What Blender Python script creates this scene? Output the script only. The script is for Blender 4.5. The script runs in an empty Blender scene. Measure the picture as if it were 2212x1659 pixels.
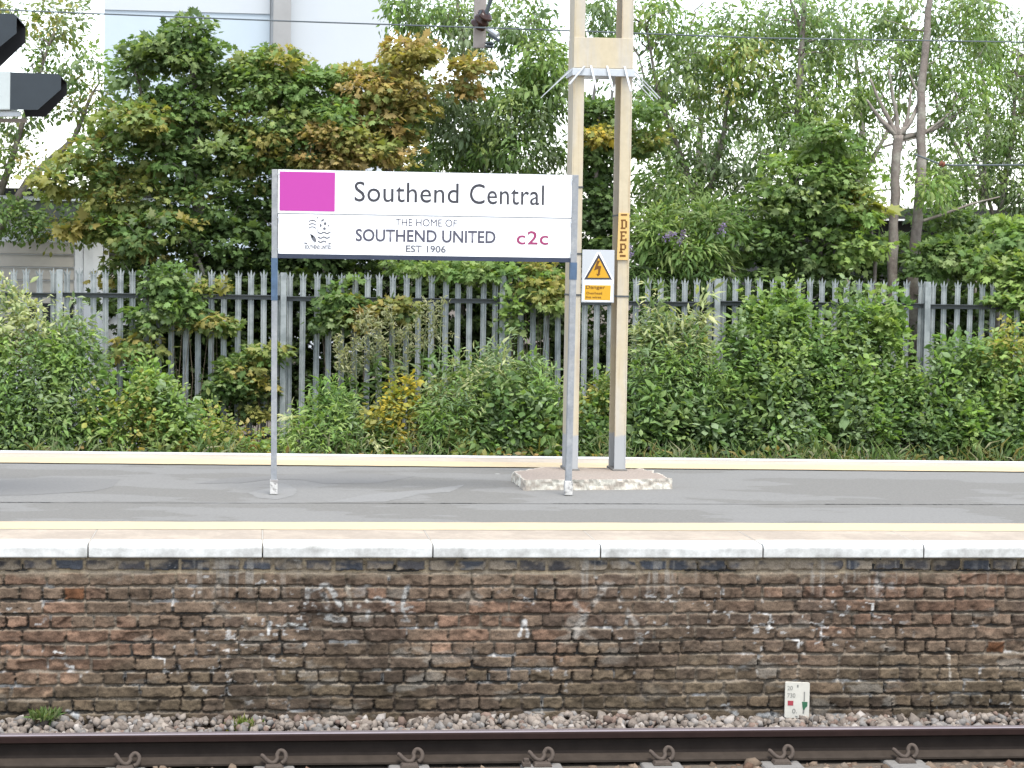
import bpy, math, random
import numpy as np
from mathutils import Vector, Matrix, Euler

random.seed(7)
rng = np.random.default_rng(11)
S = bpy.context.scene
COL = S.collection
R = math.radians

# ------------------------------------------------------------------ camera
# photograph measured on a 2212 x 1659 grid; F_PX is the focal length on that grid
W_PX, H_PX, F_PX = 2212.0, 1659.0, 4900.0
CAM = Vector((0.0, -12.5, 1.6))
YAW, PITCH, ROLL = 6.4, 3.2, 0.0152
_y, _p = R(YAW), R(PITCH)
FWD = Vector((math.sin(_y) * math.cos(_p), math.cos(_y) * math.cos(_p), -math.sin(_p)))
R0 = Vector((math.cos(_y), -math.sin(_y), 0.0))
U0 = R0.cross(FWD)
RIGHT = R0 * math.cos(ROLL) + U0 * math.sin(ROLL)
UP = U0 * math.cos(ROLL) - R0 * math.sin(ROLL)
cam_d = bpy.data.cameras.new("camera")
cam_d.sensor_width = 36.0
cam_d.lens = 36.0 * F_PX / W_PX
cam_d.clip_end = 3000.0
cam_o = bpy.data.objects.new("camera", cam_d)
COL.objects.link(cam_o)
cam_o.matrix_world = Matrix((
    (RIGHT.x, UP.x, -FWD.x, CAM.x), (RIGHT.y, UP.y, -FWD.y, CAM.y),
    (RIGHT.z, UP.z, -FWD.z, CAM.z), (0, 0, 0, 1)))
S.camera = cam_o

# ------------------------------------------------------------------ sky, sun, exposure
SUN_EL, SUN_AZ = 68.0, 168.0       # azimuth clockwise from +Y: behind the camera, high, veiled by thin cloud
wd = bpy.data.worlds.new("World")
S.world = wd
wd.use_nodes = True
wn = wd.node_tree
bg = wn.nodes["Background"]
sky = wn.nodes.new("ShaderNodeTexSky")
sky.sky_type = 'NISHITA'
sky.sun_disc = False
sky.sun_elevation = R(SUN_EL)
sky.sun_rotation = R(SUN_AZ)
sky.air_density = 1.0
sky.dust_density = 1.2
sky.ozone_density = 1.0
hs = wn.nodes.new("ShaderNodeHueSaturation")
hs.inputs['Saturation'].default_value = 0.45
wn.links.new(sky.outputs[0], hs.inputs['Color'])
wn.links.new(hs.outputs[0], bg.inputs['Color'])
bg.inputs['Strength'].default_value = 0.15
sl = bpy.data.lights.new("sun", 'SUN')
sl.energy = 1.5
sl.angle = R(20.0)
sl.color = (1.0, 0.965, 0.91)
so = bpy.data.objects.new("sun", sl)
COL.objects.link(so)
sdir = Vector((math.sin(R(SUN_AZ)) * math.cos(R(SUN_EL)), math.cos(R(SUN_AZ)) * math.cos(R(SUN_EL)), math.sin(R(SUN_EL))))
so.rotation_euler = sdir.to_track_quat('Z', 'Y').to_euler()
so.location = (-10, -20, 30)
S.view_settings.view_transform = 'Standard'
S.view_settings.look = 'None'
S.view_settings.gamma = 1.0
S.view_settings.exposure = 1.75
S.render.engine = 'CYCLES'
S.cycles.use_denoising = True
S.cycles.max_bounces = 6
S.cycles.transparent_max_bounces = 8
S.cycles.filter_width = 1.5


# ------------------------------------------------------------------ measuring helpers
def ray(px, py):
    return FWD + RIGHT * ((px - W_PX / 2) / F_PX) + UP * (-(py - H_PX / 2) / F_PX)


def PY(px, py, Y):
    """point on the vertical plane Y (parallel to the track)"""
    d = ray(px, py)
    return CAM + d * ((Y - CAM.y) / d.y)


def PZ(px, py, z):
    d = ray(px, py)
    return CAM + d * ((z - CAM.z) / d.z)


def mpp(Y):
    """metres per photo grid pixel at depth Y"""
    return (Y - CAM.y) / F_PX


# ------------------------------------------------------------------ numpy noise
def _hash(ix, iy, seed):
    h = (ix.astype(np.int64) * 374761393 + iy.astype(np.int64) * 668265263 + seed * 974711) & 0x7fffffff
    h = ((h ^ (h >> 13)) * 1274126177) & 0x7fffffff
    h = (h ^ (h >> 16)) & 0x7fffffff
    return (h % 100003) / 100003.0


def vnoise(x, y, seed=0):
    xi, yi = np.floor(x), np.floor(y)
    fx, fy = x - xi, y - yi
    fx, fy = fx * fx * (3 - 2 * fx), fy * fy * (3 - 2 * fy)
    a, b = _hash(xi, yi, seed), _hash(xi + 1, yi, seed)
    c, d = _hash(xi, yi + 1, seed), _hash(xi + 1, yi + 1, seed)
    return (a * (1 - fx) + b * fx) * (1 - fy) + (c * (1 - fx) + d * fx) * fy


def fbm(x, y, seed=0, octv=4):
    s, a, t = 0.0, 1.0, 0.0
    for i in range(octv):
        s = s + a * vnoise(x * 2 ** i, y * 2 ** i, seed + 17 * i)
        t += a
        a *= 0.5
    return s / t


def sstep(a, b, x):
    t = np.clip((x - a) / (b - a), 0, 1)
    return t * t * (3 - 2 * t)


# ------------------------------------------------------------------ mesh helpers
def mesh_np(name, V, Fc, cols=None, smooth=False):
    """V (n,3); Fc (m,k) equal-sized faces"""
    me = bpy.data.meshes.new(name)
    V = np.asarray(V, dtype=np.float32)
    Fc = np.asarray(Fc, dtype=np.int32)
    m, k = Fc.shape
    me.vertices.add(len(V))
    me.vertices.foreach_set("co", V.ravel())
    me.loops.add(m * k)
    me.loops.foreach_set("vertex_index", Fc.ravel())
    me.polygons.add(m)
    me.polygons.foreach_set("loop_start", np.arange(0, m * k, k, dtype=np.int32))
    me.polygons.foreach_set("loop_total", np.full(m, k, dtype=np.int32))
    if smooth:
        me.polygons.foreach_set("use_smooth", np.ones(m, dtype=bool))
    me.update(calc_edges=True)
    if cols is not None:
        at = me.color_attributes.new("Col", 'FLOAT_COLOR', 'POINT')
        c4 = np.ones((len(V), 4), dtype=np.float32)
        c4[:, :3] = cols
        at.data.foreach_set("color", c4.ravel())
    return me


class MB:
    """collects shapes; build() links them as ONE mesh object"""
    def __init__(s):
        s.v, s.f, s.m = [], [], []

    def poly(s, pts, faces, mat=0):
        b = len(s.v)
        s.v += [tuple(p) for p in pts]
        s.f += [tuple(b + i for i in f) for f in faces]
        s.m += [mat] * len(faces)

    def box(s, x0, x1, y0, y1, z0, z1, mat=0):
        p = [(x0, y0, z0), (x1, y0, z0), (x1, y1, z0), (x0, y1, z0), (x0, y0, z1), (x1, y0, z1), (x1, y1, z1), (x0, y1, z1)]
        s.poly(p, [(0, 3, 2, 1), (4, 5, 6, 7), (0, 1, 5, 4), (1, 2, 6, 5), (2, 3, 7, 6), (3, 0, 4, 7)], mat)

    def prism(s, pts, vec, mat=0):
        """closed polygon (3-D points) swept along vec"""
        n = len(pts)
        vec = Vector(vec)
        a = [Vector(p) for p in pts]
        b = [p + vec for p in a]
        fs = [tuple(range(n)), tuple(range(2 * n - 1, n - 1, -1))]
        fs += [(i, i + n, (i + 1) % n + n, (i + 1) % n) for i in range(n)]
        s.poly(a + b, fs, mat)

    def bar(s, p0, p1, w, h, mat=0, up=(0, 0, 1)):
        p0, p1 = Vector(p0), Vector(p1)
        d = (p1 - p0).normalized()
        u = Vector(up)
        if abs(d.dot(u)) > 0.98:
            u = Vector((0, 1, 0))
        sx = d.cross(u).normalized() * (w / 2)
        sy = sx.cross(d).normalized() * (h / 2)
        c = [p0 - sx - sy, p0 + sx - sy, p0 + sx + sy, p0 - sx + sy]
        s.prism(c, p1 - p0, mat)

    def tube(s, pts, rad, n=8, mat=0, cap=True):
        pts = [Vector(p) for p in pts]
        if not hasattr(rad, '__len__'):
            rad = [rad] * len(pts)
        b = len(s.v)
        prev = None
        for i, p in enumerate(pts):
            d = (pts[min(i + 1, len(pts) - 1)] - pts[max(i - 1, 0)])
            d = d.normalized() if d.length > 1e-9 else Vector((0, 0, 1))
            if prev is None:
                u = Vector((0, 0, 1)) if abs(d.z) < 0.9 else Vector((1, 0, 0))
                u = (u - d * u.dot(d)).normalized()
            else:
                u = (prev - d * prev.dot(d)).normalized()
            prev = u
            w = d.cross(u)
            for k in range(n):
                a = 2 * math.pi * k / n
                s.v.append(tuple(p + (u * math.cos(a) + w * math.sin(a)) * rad[i]))
        for i in range(len(pts) - 1):
            for k in range(n):
                a, c = b + i * n + k, b + i * n + (k + 1) % n
                s.f.append((a, c, c + n, a + n))
                s.m.append(mat)
        if cap:
            s.f.append(tuple(b + k for k in range(n - 1, -1, -1)))
            e = b + (len(pts) - 1) * n
            s.f.append(tuple(e + k for k in range(n)))
            s.m += [mat, mat]

    def build(s, name, mats, parent=None, smooth=False, bevel=0.0, loc=None):
        me = bpy.data.meshes.new(name)
        me.from_pydata(s.v, [], s.f)
        if not isinstance(mats, (list, tuple)):
            mats = [mats]
        for m in mats:
            me.materials.append(m)
        me.polygons.foreach_set("material_index", s.m)
        if smooth:
            me.polygons.foreach_set("use_smooth", [True] * len(s.f))
        me.update()
        o = bpy.data.objects.new(name, me)
        COL.objects.link(o)
        if parent is not None:
            o.parent = parent
            o.matrix_parent_inverse = parent.matrix_basis.inverted()
        if bevel:
            md = o.modifiers.new("bevel", 'BEVEL')
            md.width = bevel
            md.segments = 2
            md.limit_method = 'ANGLE'
        return o


def obj(name, me, mat, parent=None):
    o = bpy.data.objects.new(name, me)
    if mat is not None:
        me.materials.append(mat)
    COL.objects.link(o)
    if parent is not None:
        o.parent = parent
        o.matrix_parent_inverse = parent.matrix_basis.inverted()
    return o


def thing(name, label, cat, loc=(0, 0, 0), group=None):
    o = bpy.data.objects.new(name, None)
    COL.objects.link(o)
    o.empty_display_size = 0.2
    o.location = loc
    return tag(o, label, cat, group)


def tag(o, label, cat, group=None):
    o['label'] = label
    o['category'] = cat
    if group:
        o['group'] = group
    return o


def struct(o, kind='structure', label=None, cat=None):
    o['kind'] = kind
    if label:
        o['label'] = label
        o['category'] = cat
    return o


# ------------------------------------------------------------------ materials
def mat(name, col, rough=0.7, metal=0.0, spec=0.3, noise=0.0, nscale=8.0, bump=0.0, bscale=60.0, col2=None, c2scale=3.0, c2lo=0.45, c2hi=0.62, streak=False):
    if 'white' not in name and 'amber' not in name:
        col = tuple(c * 0.77 for c in col)
        col2 = tuple(c * 0.77 for c in col2) if col2 is not None else None
    m = bpy.data.materials.new(name)
    m.use_nodes = True
    nt = m.node_tree
    p = nt.nodes["Principled BSDF"]
    p.inputs['Roughness'].default_value = rough
    p.inputs['Metallic'].default_value = metal
    p.inputs['Specular IOR Level'].default_value = spec
    p.inputs['Base Color'].default_value = (*col, 1)
    tc = nt.nodes.new("ShaderNodeTexCoord")
    src = tc.outputs['Object']
    cur = None
    if col2 is not None or noise > 0:
        rgb = nt.nodes.new("ShaderNodeRGB")
        rgb.outputs[0].default_value = (*col, 1)
        cur = rgb.outputs[0]
    if col2 is not None:
        vec = src
        if streak:
            mp = nt.nodes.new("ShaderNodeMapping")
            mp.inputs['Scale'].default_value = (3.0, 3.0, 0.5)
            nt.links.new(src, mp.inputs[0])
            vec = mp.outputs[0]
        n = nt.nodes.new("ShaderNodeTexNoise")
        n.inputs['Scale'].default_value = c2scale
        n.inputs['Detail'].default_value = 6
        n.inputs['Roughness'].default_value = 0.65
        nt.links.new(vec, n.inputs['Vector'])
        mr = nt.nodes.new("ShaderNodeMapRange")
        mr.inputs['From Min'].default_value = c2lo
        mr.inputs['From Max'].default_value = c2hi
        nt.links.new(n.outputs['Fac'], mr.inputs['Value'])
        mx = nt.nodes.new("ShaderNodeMixRGB")
        mx.inputs[2].default_value = (*col2, 1)
        nt.links.new(mr.outputs[0], mx.inputs[0])
        nt.links.new(cur, mx.inputs[1])
        cur = mx.outputs[0]
    if noise > 0:
        n = nt.nodes.new("ShaderNodeTexNoise")
        n.inputs['Scale'].default_value = nscale
        n.inputs['Detail'].default_value = 8
        n.inputs['Roughness'].default_value = 0.7
        nt.links.new(src, n.inputs['Vector'])
        mr = nt.nodes.new("ShaderNodeMapRange")
        mr.inputs['From Min'].default_value = 0.25
        mr.inputs['From Max'].default_value = 0.75
        mr.inputs['To Min'].default_value = 1 - noise
        mr.inputs['To Max'].default_value = 1 + noise
        nt.links.new(n.outputs['Fac'], mr.inputs['Value'])
        mx = nt.nodes.new("ShaderNodeVectorMath")
        mx.operation = 'SCALE'
        nt.links.new(cur, mx.inputs[0])
        nt.links.new(mr.outputs[0], mx.inputs['Scale'])
        cur = mx.outputs[0]
    if cur is not None:
        nt.links.new(cur, p.inputs['Base Color'])
    if bump > 0:
        n = nt.nodes.new("ShaderNodeTexNoise")
        n.inputs['Scale'].default_value = bscale
        n.inputs['Detail'].default_value = 5
        nt.links.new(src, n.inputs['Vector'])
        b = nt.nodes.new("ShaderNodeBump")
        b.inputs['Strength'].default_value = bump
        b.inputs['Distance'].default_value = 0.01
        nt.links.new(n.outputs['Fac'], b.inputs['Height'])
        nt.links.new(b.outputs[0], p.inputs['Normal'])
    return m


def vcol_mat(name, rough=0.85, spec=0.2, fine=0.18, fscale=120.0, bump=0.0):
    m = mat(name, (0.5, 0.5, 0.5), rough, 0, spec)
    nt = m.node_tree
    p = nt.nodes["Principled BSDF"]
    a = nt.nodes.new("ShaderNodeAttribute")
    a.attribute_name = "Col"
    tc = nt.nodes["Texture Coordinate"]
    n = nt.nodes.new("ShaderNodeTexNoise")
    n.inputs['Scale'].default_value = fscale
    n.inputs['Detail'].default_value = 4
    nt.links.new(tc.outputs['Object'], n.inputs['Vector'])
    mr = nt.nodes.new("ShaderNodeMapRange")
    mr.inputs['From Min'].default_value = 0.3
    mr.inputs['From Max'].default_value = 0.7
    mr.inputs['To Min'].default_value = 0.77 * (1 - fine)
    mr.inputs['To Max'].default_value = 0.77 * (1 + fine)
    nt.links.new(n.outputs['Fac'], mr.inputs['Value'])
    v = nt.nodes.new("ShaderNodeVectorMath")
    v.operation = 'SCALE'
    nt.links.new(a.outputs['Color'], v.inputs[0])
    nt.links.new(mr.outputs[0], v.inputs['Scale'])
    nt.links.new(v.outputs[0], p.inputs['Base Color'])
    if bump:
        b = nt.nodes.new("ShaderNodeBump")
        b.inputs['Strength'].default_value = bump
        b.inputs['Distance'].default_value = 0.006
        nt.links.new(n.outputs['Fac'], b.inputs['Height'])
        nt.links.new(b.outputs[0], p.inputs['Normal'])
    return m


def leaf_mat(name, transl=0.43):
    m = bpy.data.materials.new(name)
    m.use_nodes = True
    nt = m.node_tree
    p = nt.nodes["Principled BSDF"]
    p.inputs['Roughness'].default_value = 0.55
    p.inputs['Specular IOR Level'].default_value = 0.2
    a = nt.nodes.new("ShaderNodeAttribute")
    a.attribute_name = "Col"
    nt.links.new(a.outputs['Color'], p.inputs['Base Color'])
    t = nt.nodes.new("ShaderNodeBsdfTranslucent")
    g = nt.nodes.new("ShaderNodeMixRGB")
    g.blend_type = 'MULTIPLY'
    g.inputs[0].default_value = 1.0
    g.inputs[2].default_value = (1.3, 1.35, 0.6, 1)
    nt.links.new(a.outputs['Color'], g.inputs[1])
    nt.links.new(g.outputs[0], t.inputs['Color'])
    mx = nt.nodes.new("ShaderNodeMixShader")
    mx.inputs[0].default_value = transl
    nt.links.new(p.outputs[0], mx.inputs[1])
    nt.links.new(t.outputs[0], mx.inputs[2])
    nt.links.new(mx.outputs[0], nt.nodes["Material Output"].inputs['Surface'])
    return m


M = {}
M['leaf'] = leaf_mat("leaf")
M['bark'] = mat("bark", (0.22, 0.185, 0.16), 0.9, noise=0.35, nscale=14, bump=0.6, bscale=40, col2=(0.30, 0.28, 0.235), c2scale=5)
M['twig'] = mat("twig", (0.12, 0.095, 0.065), 0.9, noise=0.3)
M['stem'] = mat("stem", (0.17, 0.2, 0.1), 0.8, noise=0.2)
M['galv'] = mat("galvanised_steel", (0.36, 0.39, 0.385), 0.6, 0.1, 0.3, noise=0.2, nscale=12, col2=(0.21, 0.235, 0.235), c2scale=6)
M['galv_bright'] = mat("bright_galvanised_steel", (0.55, 0.58, 0.60), 0.5, 0.2, 0.4, noise=0.12, nscale=20)
M['galv_dark'] = mat("dull_steel_rail", (0.075, 0.085, 0.09), 0.6, 0.1, 0.4, noise=0.2)
M['asphalt'] = mat("asphalt", (0.192, 0.189, 0.177), 0.92, 0, 0.2, noise=0.20, nscale=55)
M['white_paint'] = mat("white_edge_paint", (0.5, 0.5, 0.48), 0.7, noise=0.12, nscale=14, col2=(0.32, 0.31, 0.28), c2scale=2.2, c2lo=0.52, c2hi=0.75)
M['yellow_paint'] = mat("yellow_line_paint", (0.53, 0.425, 0.26), 0.75, noise=0.10, nscale=30, col2=(0.42, 0.34, 0.24), c2scale=1.6, c2lo=0.55, c2hi=0.7)
M['cream_stone'] = mat("paving_stone", (0.42, 0.36, 0.285), 0.9, noise=0.1, nscale=25, col2=(0.48, 0.415, 0.33), c2scale=1.5)
M['concrete'] = mat("concrete", (0.19, 0.18, 0.165), 0.9, noise=0.2, nscale=25, bump=0.3, bscale=80)
M['dark'] = mat("dark_joint", (0.05, 0.048, 0.045), 0.95)
M['soil'] = mat("soil", (0.10, 0.08, 0.06), 0.95, noise=0.4, nscale=5, bump=0.6, bscale=15)
M['sign_white'] = mat("sign_white", (0.84, 0.85, 0.86), 0.4)
M['sign_grey'] = mat("sign_pale_grey", (0.55, 0.58, 0.60), 0.4)
M['pink'] = mat("sign_pink", (0.47, 0.05, 0.335), 0.4)
M['ink'] = mat("sign_ink", (0.05, 0.05, 0.06), 0.5)
M['ink_grey'] = mat("sign_grey_ink", (0.085, 0.085, 0.115), 0.5)
M['ink_pale'] = mat("sign_pale_ink", (0.13, 0.135, 0.155), 0.5)
M['ink_pink'] = mat("sign_magenta_ink", (0.32, 0.05, 0.14), 0.5)
M['navy'] = mat("navy_paint", (0.035, 0.045, 0.075), 0.5, noise=0.2)
M['blue_paint'] = mat("blue_paint", (0.075, 0.125, 0.20), 0.6, noise=0.3, nscale=20)
M['post'] = mat("grey_post", (0.29, 0.305, 0.32), 0.6, 0.2, noise=0.2, nscale=25, col2=(0.37, 0.38, 0.38), c2scale=9)
M['chipped'] = mat("chipped_white_paint", (0.44, 0.43, 0.405), 0.8, noise=0.25, nscale=30, col2=(0.22, 0.21, 0.2), c2scale=22, c2lo=0.5, c2hi=0.58)
M['black'] = mat("black_metal", (0.018, 0.018, 0.02), 0.5)
M['hood'] = mat("dark_blue_grey_metal", (0.032, 0.042, 0.05), 0.45, noise=0.15, nscale=9)
M['pale_box'] = mat("pale_grey_metal", (0.50, 0.55, 0.54), 0.5, noise=0.08)
M['amber'] = mat("warning_yellow", (0.66, 0.36, 0.02), 0.45)
M['dep_yellow'] = mat("faded_yellow_plate", (0.72, 0.48, 0.17), 0.5, noise=0.08)
M['brown_ink'] = mat("brown_ink", (0.16, 0.07, 0.012), 0.6)
M['red'] = mat("red_ink", (0.33, 0.045, 0.06), 0.6)
M['green'] = mat("green_ink", (0.03, 0.12, 0.06), 0.6)
M['plate'] = mat("ivory_plate", (0.56, 0.54, 0.47), 0.6, noise=0.08, nscale=20)
M['insul'] = mat("brown_porcelain", (0.05, 0.022, 0.015), 0.25)
M['wire'] = mat("wire_grey", (0.10, 0.12, 0.13), 0.6)
M['rail_side'] = mat("rail_dark_shaded_steel", (0.020, 0.0155, 0.013), 0.85, 0.0, 0.10, noise=0.35, nscale=9)  # web tone: dark steel with the shade below the head put in
M['rail_brown'] = mat("rail_rust_brown", (0.024, 0.013, 0.011), 0.8, 0, 0.12, noise=0.25, nscale=12)
M['rail_foot'] = mat("rail_foot_dust", (0.042, 0.033, 0.026), 0.9, 0, 0.1, noise=0.3, nscale=14)
M['rail_top'] = mat("rail_running_top", (0.30, 0.26, 0.27), 0.35, 0.5, 0.5, noise=0.1, nscale=7)
M['clip'] = mat("rusty_clip", (0.07, 0.053, 0.041), 0.8, noise=0.3, nscale=60)
M['purple'] = mat("purple_flower", (0.26, 0.19, 0.36), 0.8)
M['stone'] = vcol_mat("ballast_stone", 0.9, 0.2, 0.15, 90)
M['brick'] = vcol_mat("old_brick", 0.9, 0.15, 0.28, 140, 0.35)


# mast paint: cream, with grey worn zones by height
def mast_mat():
    m = mat("cream_mast_paint", (0.565, 0.485, 0.335), 0.65, noise=0.09, nscale=16, col2=(0.53, 0.485, 0.40), c2scale=2.4, c2lo=0.42, c2hi=0.6, streak=True)
    nt = m.node_tree
    p = nt.nodes["Principled BSDF"]
    cur = p.inputs['Base Color'].links[0].from_socket
    tc = nt.nodes["Texture Coordinate"]
    mp = nt.nodes.new("ShaderNodeMapping")
    mp.inputs['Scale'].default_value = (26, 26, 1.1)
    nt.links.new(tc.outputs['Object'], mp.inputs[0])
    rn = nt.nodes.new("ShaderNodeTexNoise")
    rn.inputs['Scale'].default_value = 1.0
    rn.inputs['Detail'].default_value = 6
    nt.links.new(mp.outputs[0], rn.inputs['Vector'])
    rr_ = nt.nodes.new("ShaderNodeMapRange")
    rr_.inputs['From Min'].default_value = 0.56
    rr_.inputs['From Max'].default_value = 0.74
    rr_.inputs['To Max'].default_value = 0.55
    nt.links.new(rn.outputs['Fac'], rr_.inputs['Value'])
    rm = nt.nodes.new("ShaderNodeMixRGB")
    rm.inputs[2].default_value = (0.30, 0.19, 0.085, 1)
    nt.links.new(rr_.outputs[0], rm.inputs[0])
    nt.links.new(cur, rm.inputs[1])
    cur = rm.outputs[0]
    sp = nt.nodes.new("ShaderNodeSeparateXYZ")
    nt.links.new(tc.outputs['Object'], sp.inputs[0])
    n = nt.nodes.new("ShaderNodeTexNoise")
    n.inputs['Scale'].default_value = 9.0
    n.inputs['Detail'].default_value = 5
    nt.links.new(tc.outputs['Object'], n.inputs['Vector'])
    ad = nt.nodes.new("ShaderNodeMath")
    ad.operation = 'MULTIPLY_ADD'
    ad.inputs[1].default_value = 0.06
    nt.links.new(n.outputs['Fac'], ad.inputs[0])
    nt.links.new(sp.outputs['Z'], ad.inputs[2])
    mr = nt.nodes.new("ShaderNodeMapRange")
    mr.inputs['From Min'].default_value = 0.345
    mr.inputs['From Max'].default_value = 0.36
    mr.inputs['To Min'].default_value = 1.0
    mr.inputs['To Max'].default_value = 0.0
    nt.links.new(ad.outputs[0], mr.inputs['Value'])
    mx = nt.nodes.new("ShaderNodeMixRGB")
    mx.inputs[2].default_value = (0.31, 0.315, 0.315, 1)
    nt.links.new(mr.outputs[0], mx.inputs[0])
    nt.links.new(cur, mx.inputs[1])
    nt.links.new(mx.outputs[0], p.inputs['Base Color'])
    return m


M['mast'] = mast_mat()


# asphalt: patches, gum spots, faint stains
def asphalt_mat():
    m = M['asphalt']
    nt = m.node_tree
    p = nt.nodes["Principled BSDF"]
    cur = p.inputs['Base Color'].links[0].from_socket
    tc = nt.nodes["Texture Coordinate"]
    mp = nt.nodes.new("ShaderNodeMapping")
    mp.inputs['Scale'].default_value = (0.55, 1.1, 1)
    nt.links.new(tc.outputs['Object'], mp.inputs[0])
    n = nt.nodes.new("ShaderNodeTexNoise")
    n.inputs['Scale'].default_value = 1.0
    n.inputs['Detail'].default_value = 5
    n.inputs['Roughness'].default_value = 0.55
    nt.links.new(mp.outputs[0], n.inputs['Vector'])
    rp = nt.nodes.new("ShaderNodeValToRGB")
    rp.color_ramp.elements[0].position = 0.40
    rp.color_ramp.elements[0].color = (0.87, 0.86, 0.84, 1)
    rp.color_ramp.elements[1].position = 0.56
    rp.color_ramp.elements[1].color = (1.02, 1.02, 1.02, 1)
    e = rp.color_ramp.elements.new(0.48)
    e.color = (0.87, 0.86, 0.84, 1)
    e = rp.color_ramp.elements.new(0.49)
    e.color = (1.0, 1.0, 1.0, 1)
    nt.links.new(n.outputs['Fac'], rp.inputs[0])
    m1 = nt.nodes.new("ShaderNodeMixRGB")
    m1.blend_type = 'MULTIPLY'
    m1.inputs[0].default_value = 1
    nt.links.new(cur, m1.inputs[1])
    nt.links.new(rp.outputs[0], m1.inputs[2])
    v = nt.nodes.new("ShaderNodeTexVoronoi")
    v.inputs['Scale'].default_value = 1.5
    nt.links.new(tc.outputs['Object'], v.inputs['Vector'])
    mr = nt.nodes.new("ShaderNodeMapRange")
    mr.inputs['From Min'].default_value = 0.03
    mr.inputs['From Max'].default_value = 0.045
    mr.inputs['To Min'].default_value = 0.9
    mr.inputs['To Max'].default_value = 0.0
    nt.links.new(v.outputs['Distance'], mr.inputs['Value'])
    m2 = nt.nodes.new("ShaderNodeMixRGB")
    m2.inputs[2].default_value = (0.33, 0.33, 0.31, 1)
    nt.links.new(mr.outputs[0], m2.inputs[0])
    nt.links.new(m1.outputs[0], m2.inputs[1])
    nt.links.new(m2.outputs[0], p.inputs['Base Color'])


asphalt_mat()

# ------------------------------------------------------------------ setting: ground and platform
GZ = -1.06
g = MB()
g.poly([(-400, -300, GZ), (400, -300, GZ), (400, 600, GZ), (-400, 600, GZ)], [(0, 1, 2, 3)])
struct(g.build("ground", M['soil']))

# platform lines measured at the two sides of the picture, on the platform top
def edge(py_l, py_r, z=0.0):
    a, b = PZ(0, py_l, z), PZ(2212, py_r, z)
    s = (b.y - a.y) / (b.x - a.x)
    return lambda x: a.y + s * (x - a.x)


XL, XR = -9.0, 14.0
cop_back = edge(1143.5, 1148.0)
yel_f0, yel_f1 = edge(1144, 1148.5), edge(1127.5, 1132.5)
joint_e = edge(1084.5, 1089.5)
r_yel0, r_yel1 = edge(1000.0, 1020.0), edge(988.5, 1010.5)
r_white, r_edge = edge(979.0, 1002.5), edge(974.5, 998.5)


def strip(mb, ya, yb, z, n=2, x0=XL, x1=XR, jit=0.0, mt=0):
    xs = np.linspace(x0, x1, n)
    pts = []
    for x in xs:
        pts.append((x, ya(x) + random.uniform(-jit, jit), z))
        pts.append((x, yb(x) + random.uniform(-jit, jit), z))
    mb.poly(pts, [(2 * i, 2 * i + 2, 2 * i + 3, 2 * i + 1) for i in range(n - 1)], mt)


pf = MB()
pts_top = [(XL, 0.30, -0.004), (XR, 0.30, -0.004), (XR, r_edge(XR), -0.004), (XL, r_edge(XL), -0.004)]
pf.prism(pts_top, (0, 0, GZ + 0.03))
struct(pf.build("platform", M['asphalt']))
yl = MB()
strip(yl, yel_f0, yel_f1, 0.004, 240, jit=0.006)
struct(yl.build("front_yellow_line", M['yellow_paint']))
yl = MB()
strip(yl, r_yel0, r_yel1, 0.004, 200, jit=0.008)
struct(yl.build("rear_yellow_line", M['yellow_paint']))
rs = MB()
strip(rs, r_yel1, r_white, 0.003, 2)
struct(rs.build("rear_paving", M['cream_stone']))
rs = MB()
strip(rs, r_white, lambda x: r_edge(x) + 0.01, 0.005, 120, jit=0.006)
struct(rs.build("rear_white_edge", M['white_paint']))
jl = MB()
xs = np.arange(XL, XR, 0.035)
for x in xs:                                   # the worn saw-cut joint in the asphalt
    if fbm(np.array([x * 0.9]), np.array([3.3]), 5)[0] > 0.43:
        w = random.uniform(0.006, 0.028) * (1.5 if random.random() < 0.15 else 1)
        y = joint_e(x)
        jl.poly([(x, y - w / 2, 0.0), (x + random.uniform(.02, .036), y - w / 2, 0.0), (x + .033, y + w / 2, 0.0), (x, y + w / 2, 0.0)], [(0, 1, 2, 3)])
strip(jl, lambda x: joint_e(x) - 0.007, lambda x: joint_e(x) + 0.007, -0.0015, 300, jit=0.004)
M['joint'] = mat("worn_joint", (0.10, 0.096, 0.09), 0.95)
struct(jl.build("platform_joint", M['joint']))

M['patch'] = mat("tarmac_repair", (0.203, 0.201, 0.190), 0.92, noise=0.16, nscale=45)
M['patch_dark'] = mat("older_tarmac_repair", (0.168, 0.165, 0.155), 0.92, noise=0.16, nscale=45)


def patch(px, m):
    pts = []
    P0 = [PZ(x, y, 0.0) for x, y in px]
    for a, b in zip(P0, P0[1:] + P0[:1]):
        for k in range(7):
            p = a.lerp(b, k / 7)
            pts.append((p.x + random.uniform(-.006, .006), p.y + random.uniform(-.012, .012), -0.0028))
    q = MB()
    q.poly(pts, [tuple(range(len(pts)))])
    struct(q.build("asphalt_patch", m))


patch([(535, 1063), (588, 1052), (606, 1042), (624, 1047), (642, 1057), (640, 1064), (630, 1071), (600, 1078), (556, 1074)], M['patch'])
patch([(705, 1084), (790, 1068), (850, 1062), (930, 1056), (1005, 1046), (970, 1062), (905, 1066), (882, 1073), (830, 1083)], M['patch'])
patch([(-60, 1040), (120, 1030), (262, 1034), (240, 1052), (200, 1060), (60, 1068), (-60, 1070)], M['patch_dark'])
patch([(420, 1044), (500, 1031), (640, 1024), (760, 1020), (900, 1028), (820, 1042), (700, 1044), (655, 1036), (590, 1034), (520, 1042)], M['patch_dark'])

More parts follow.
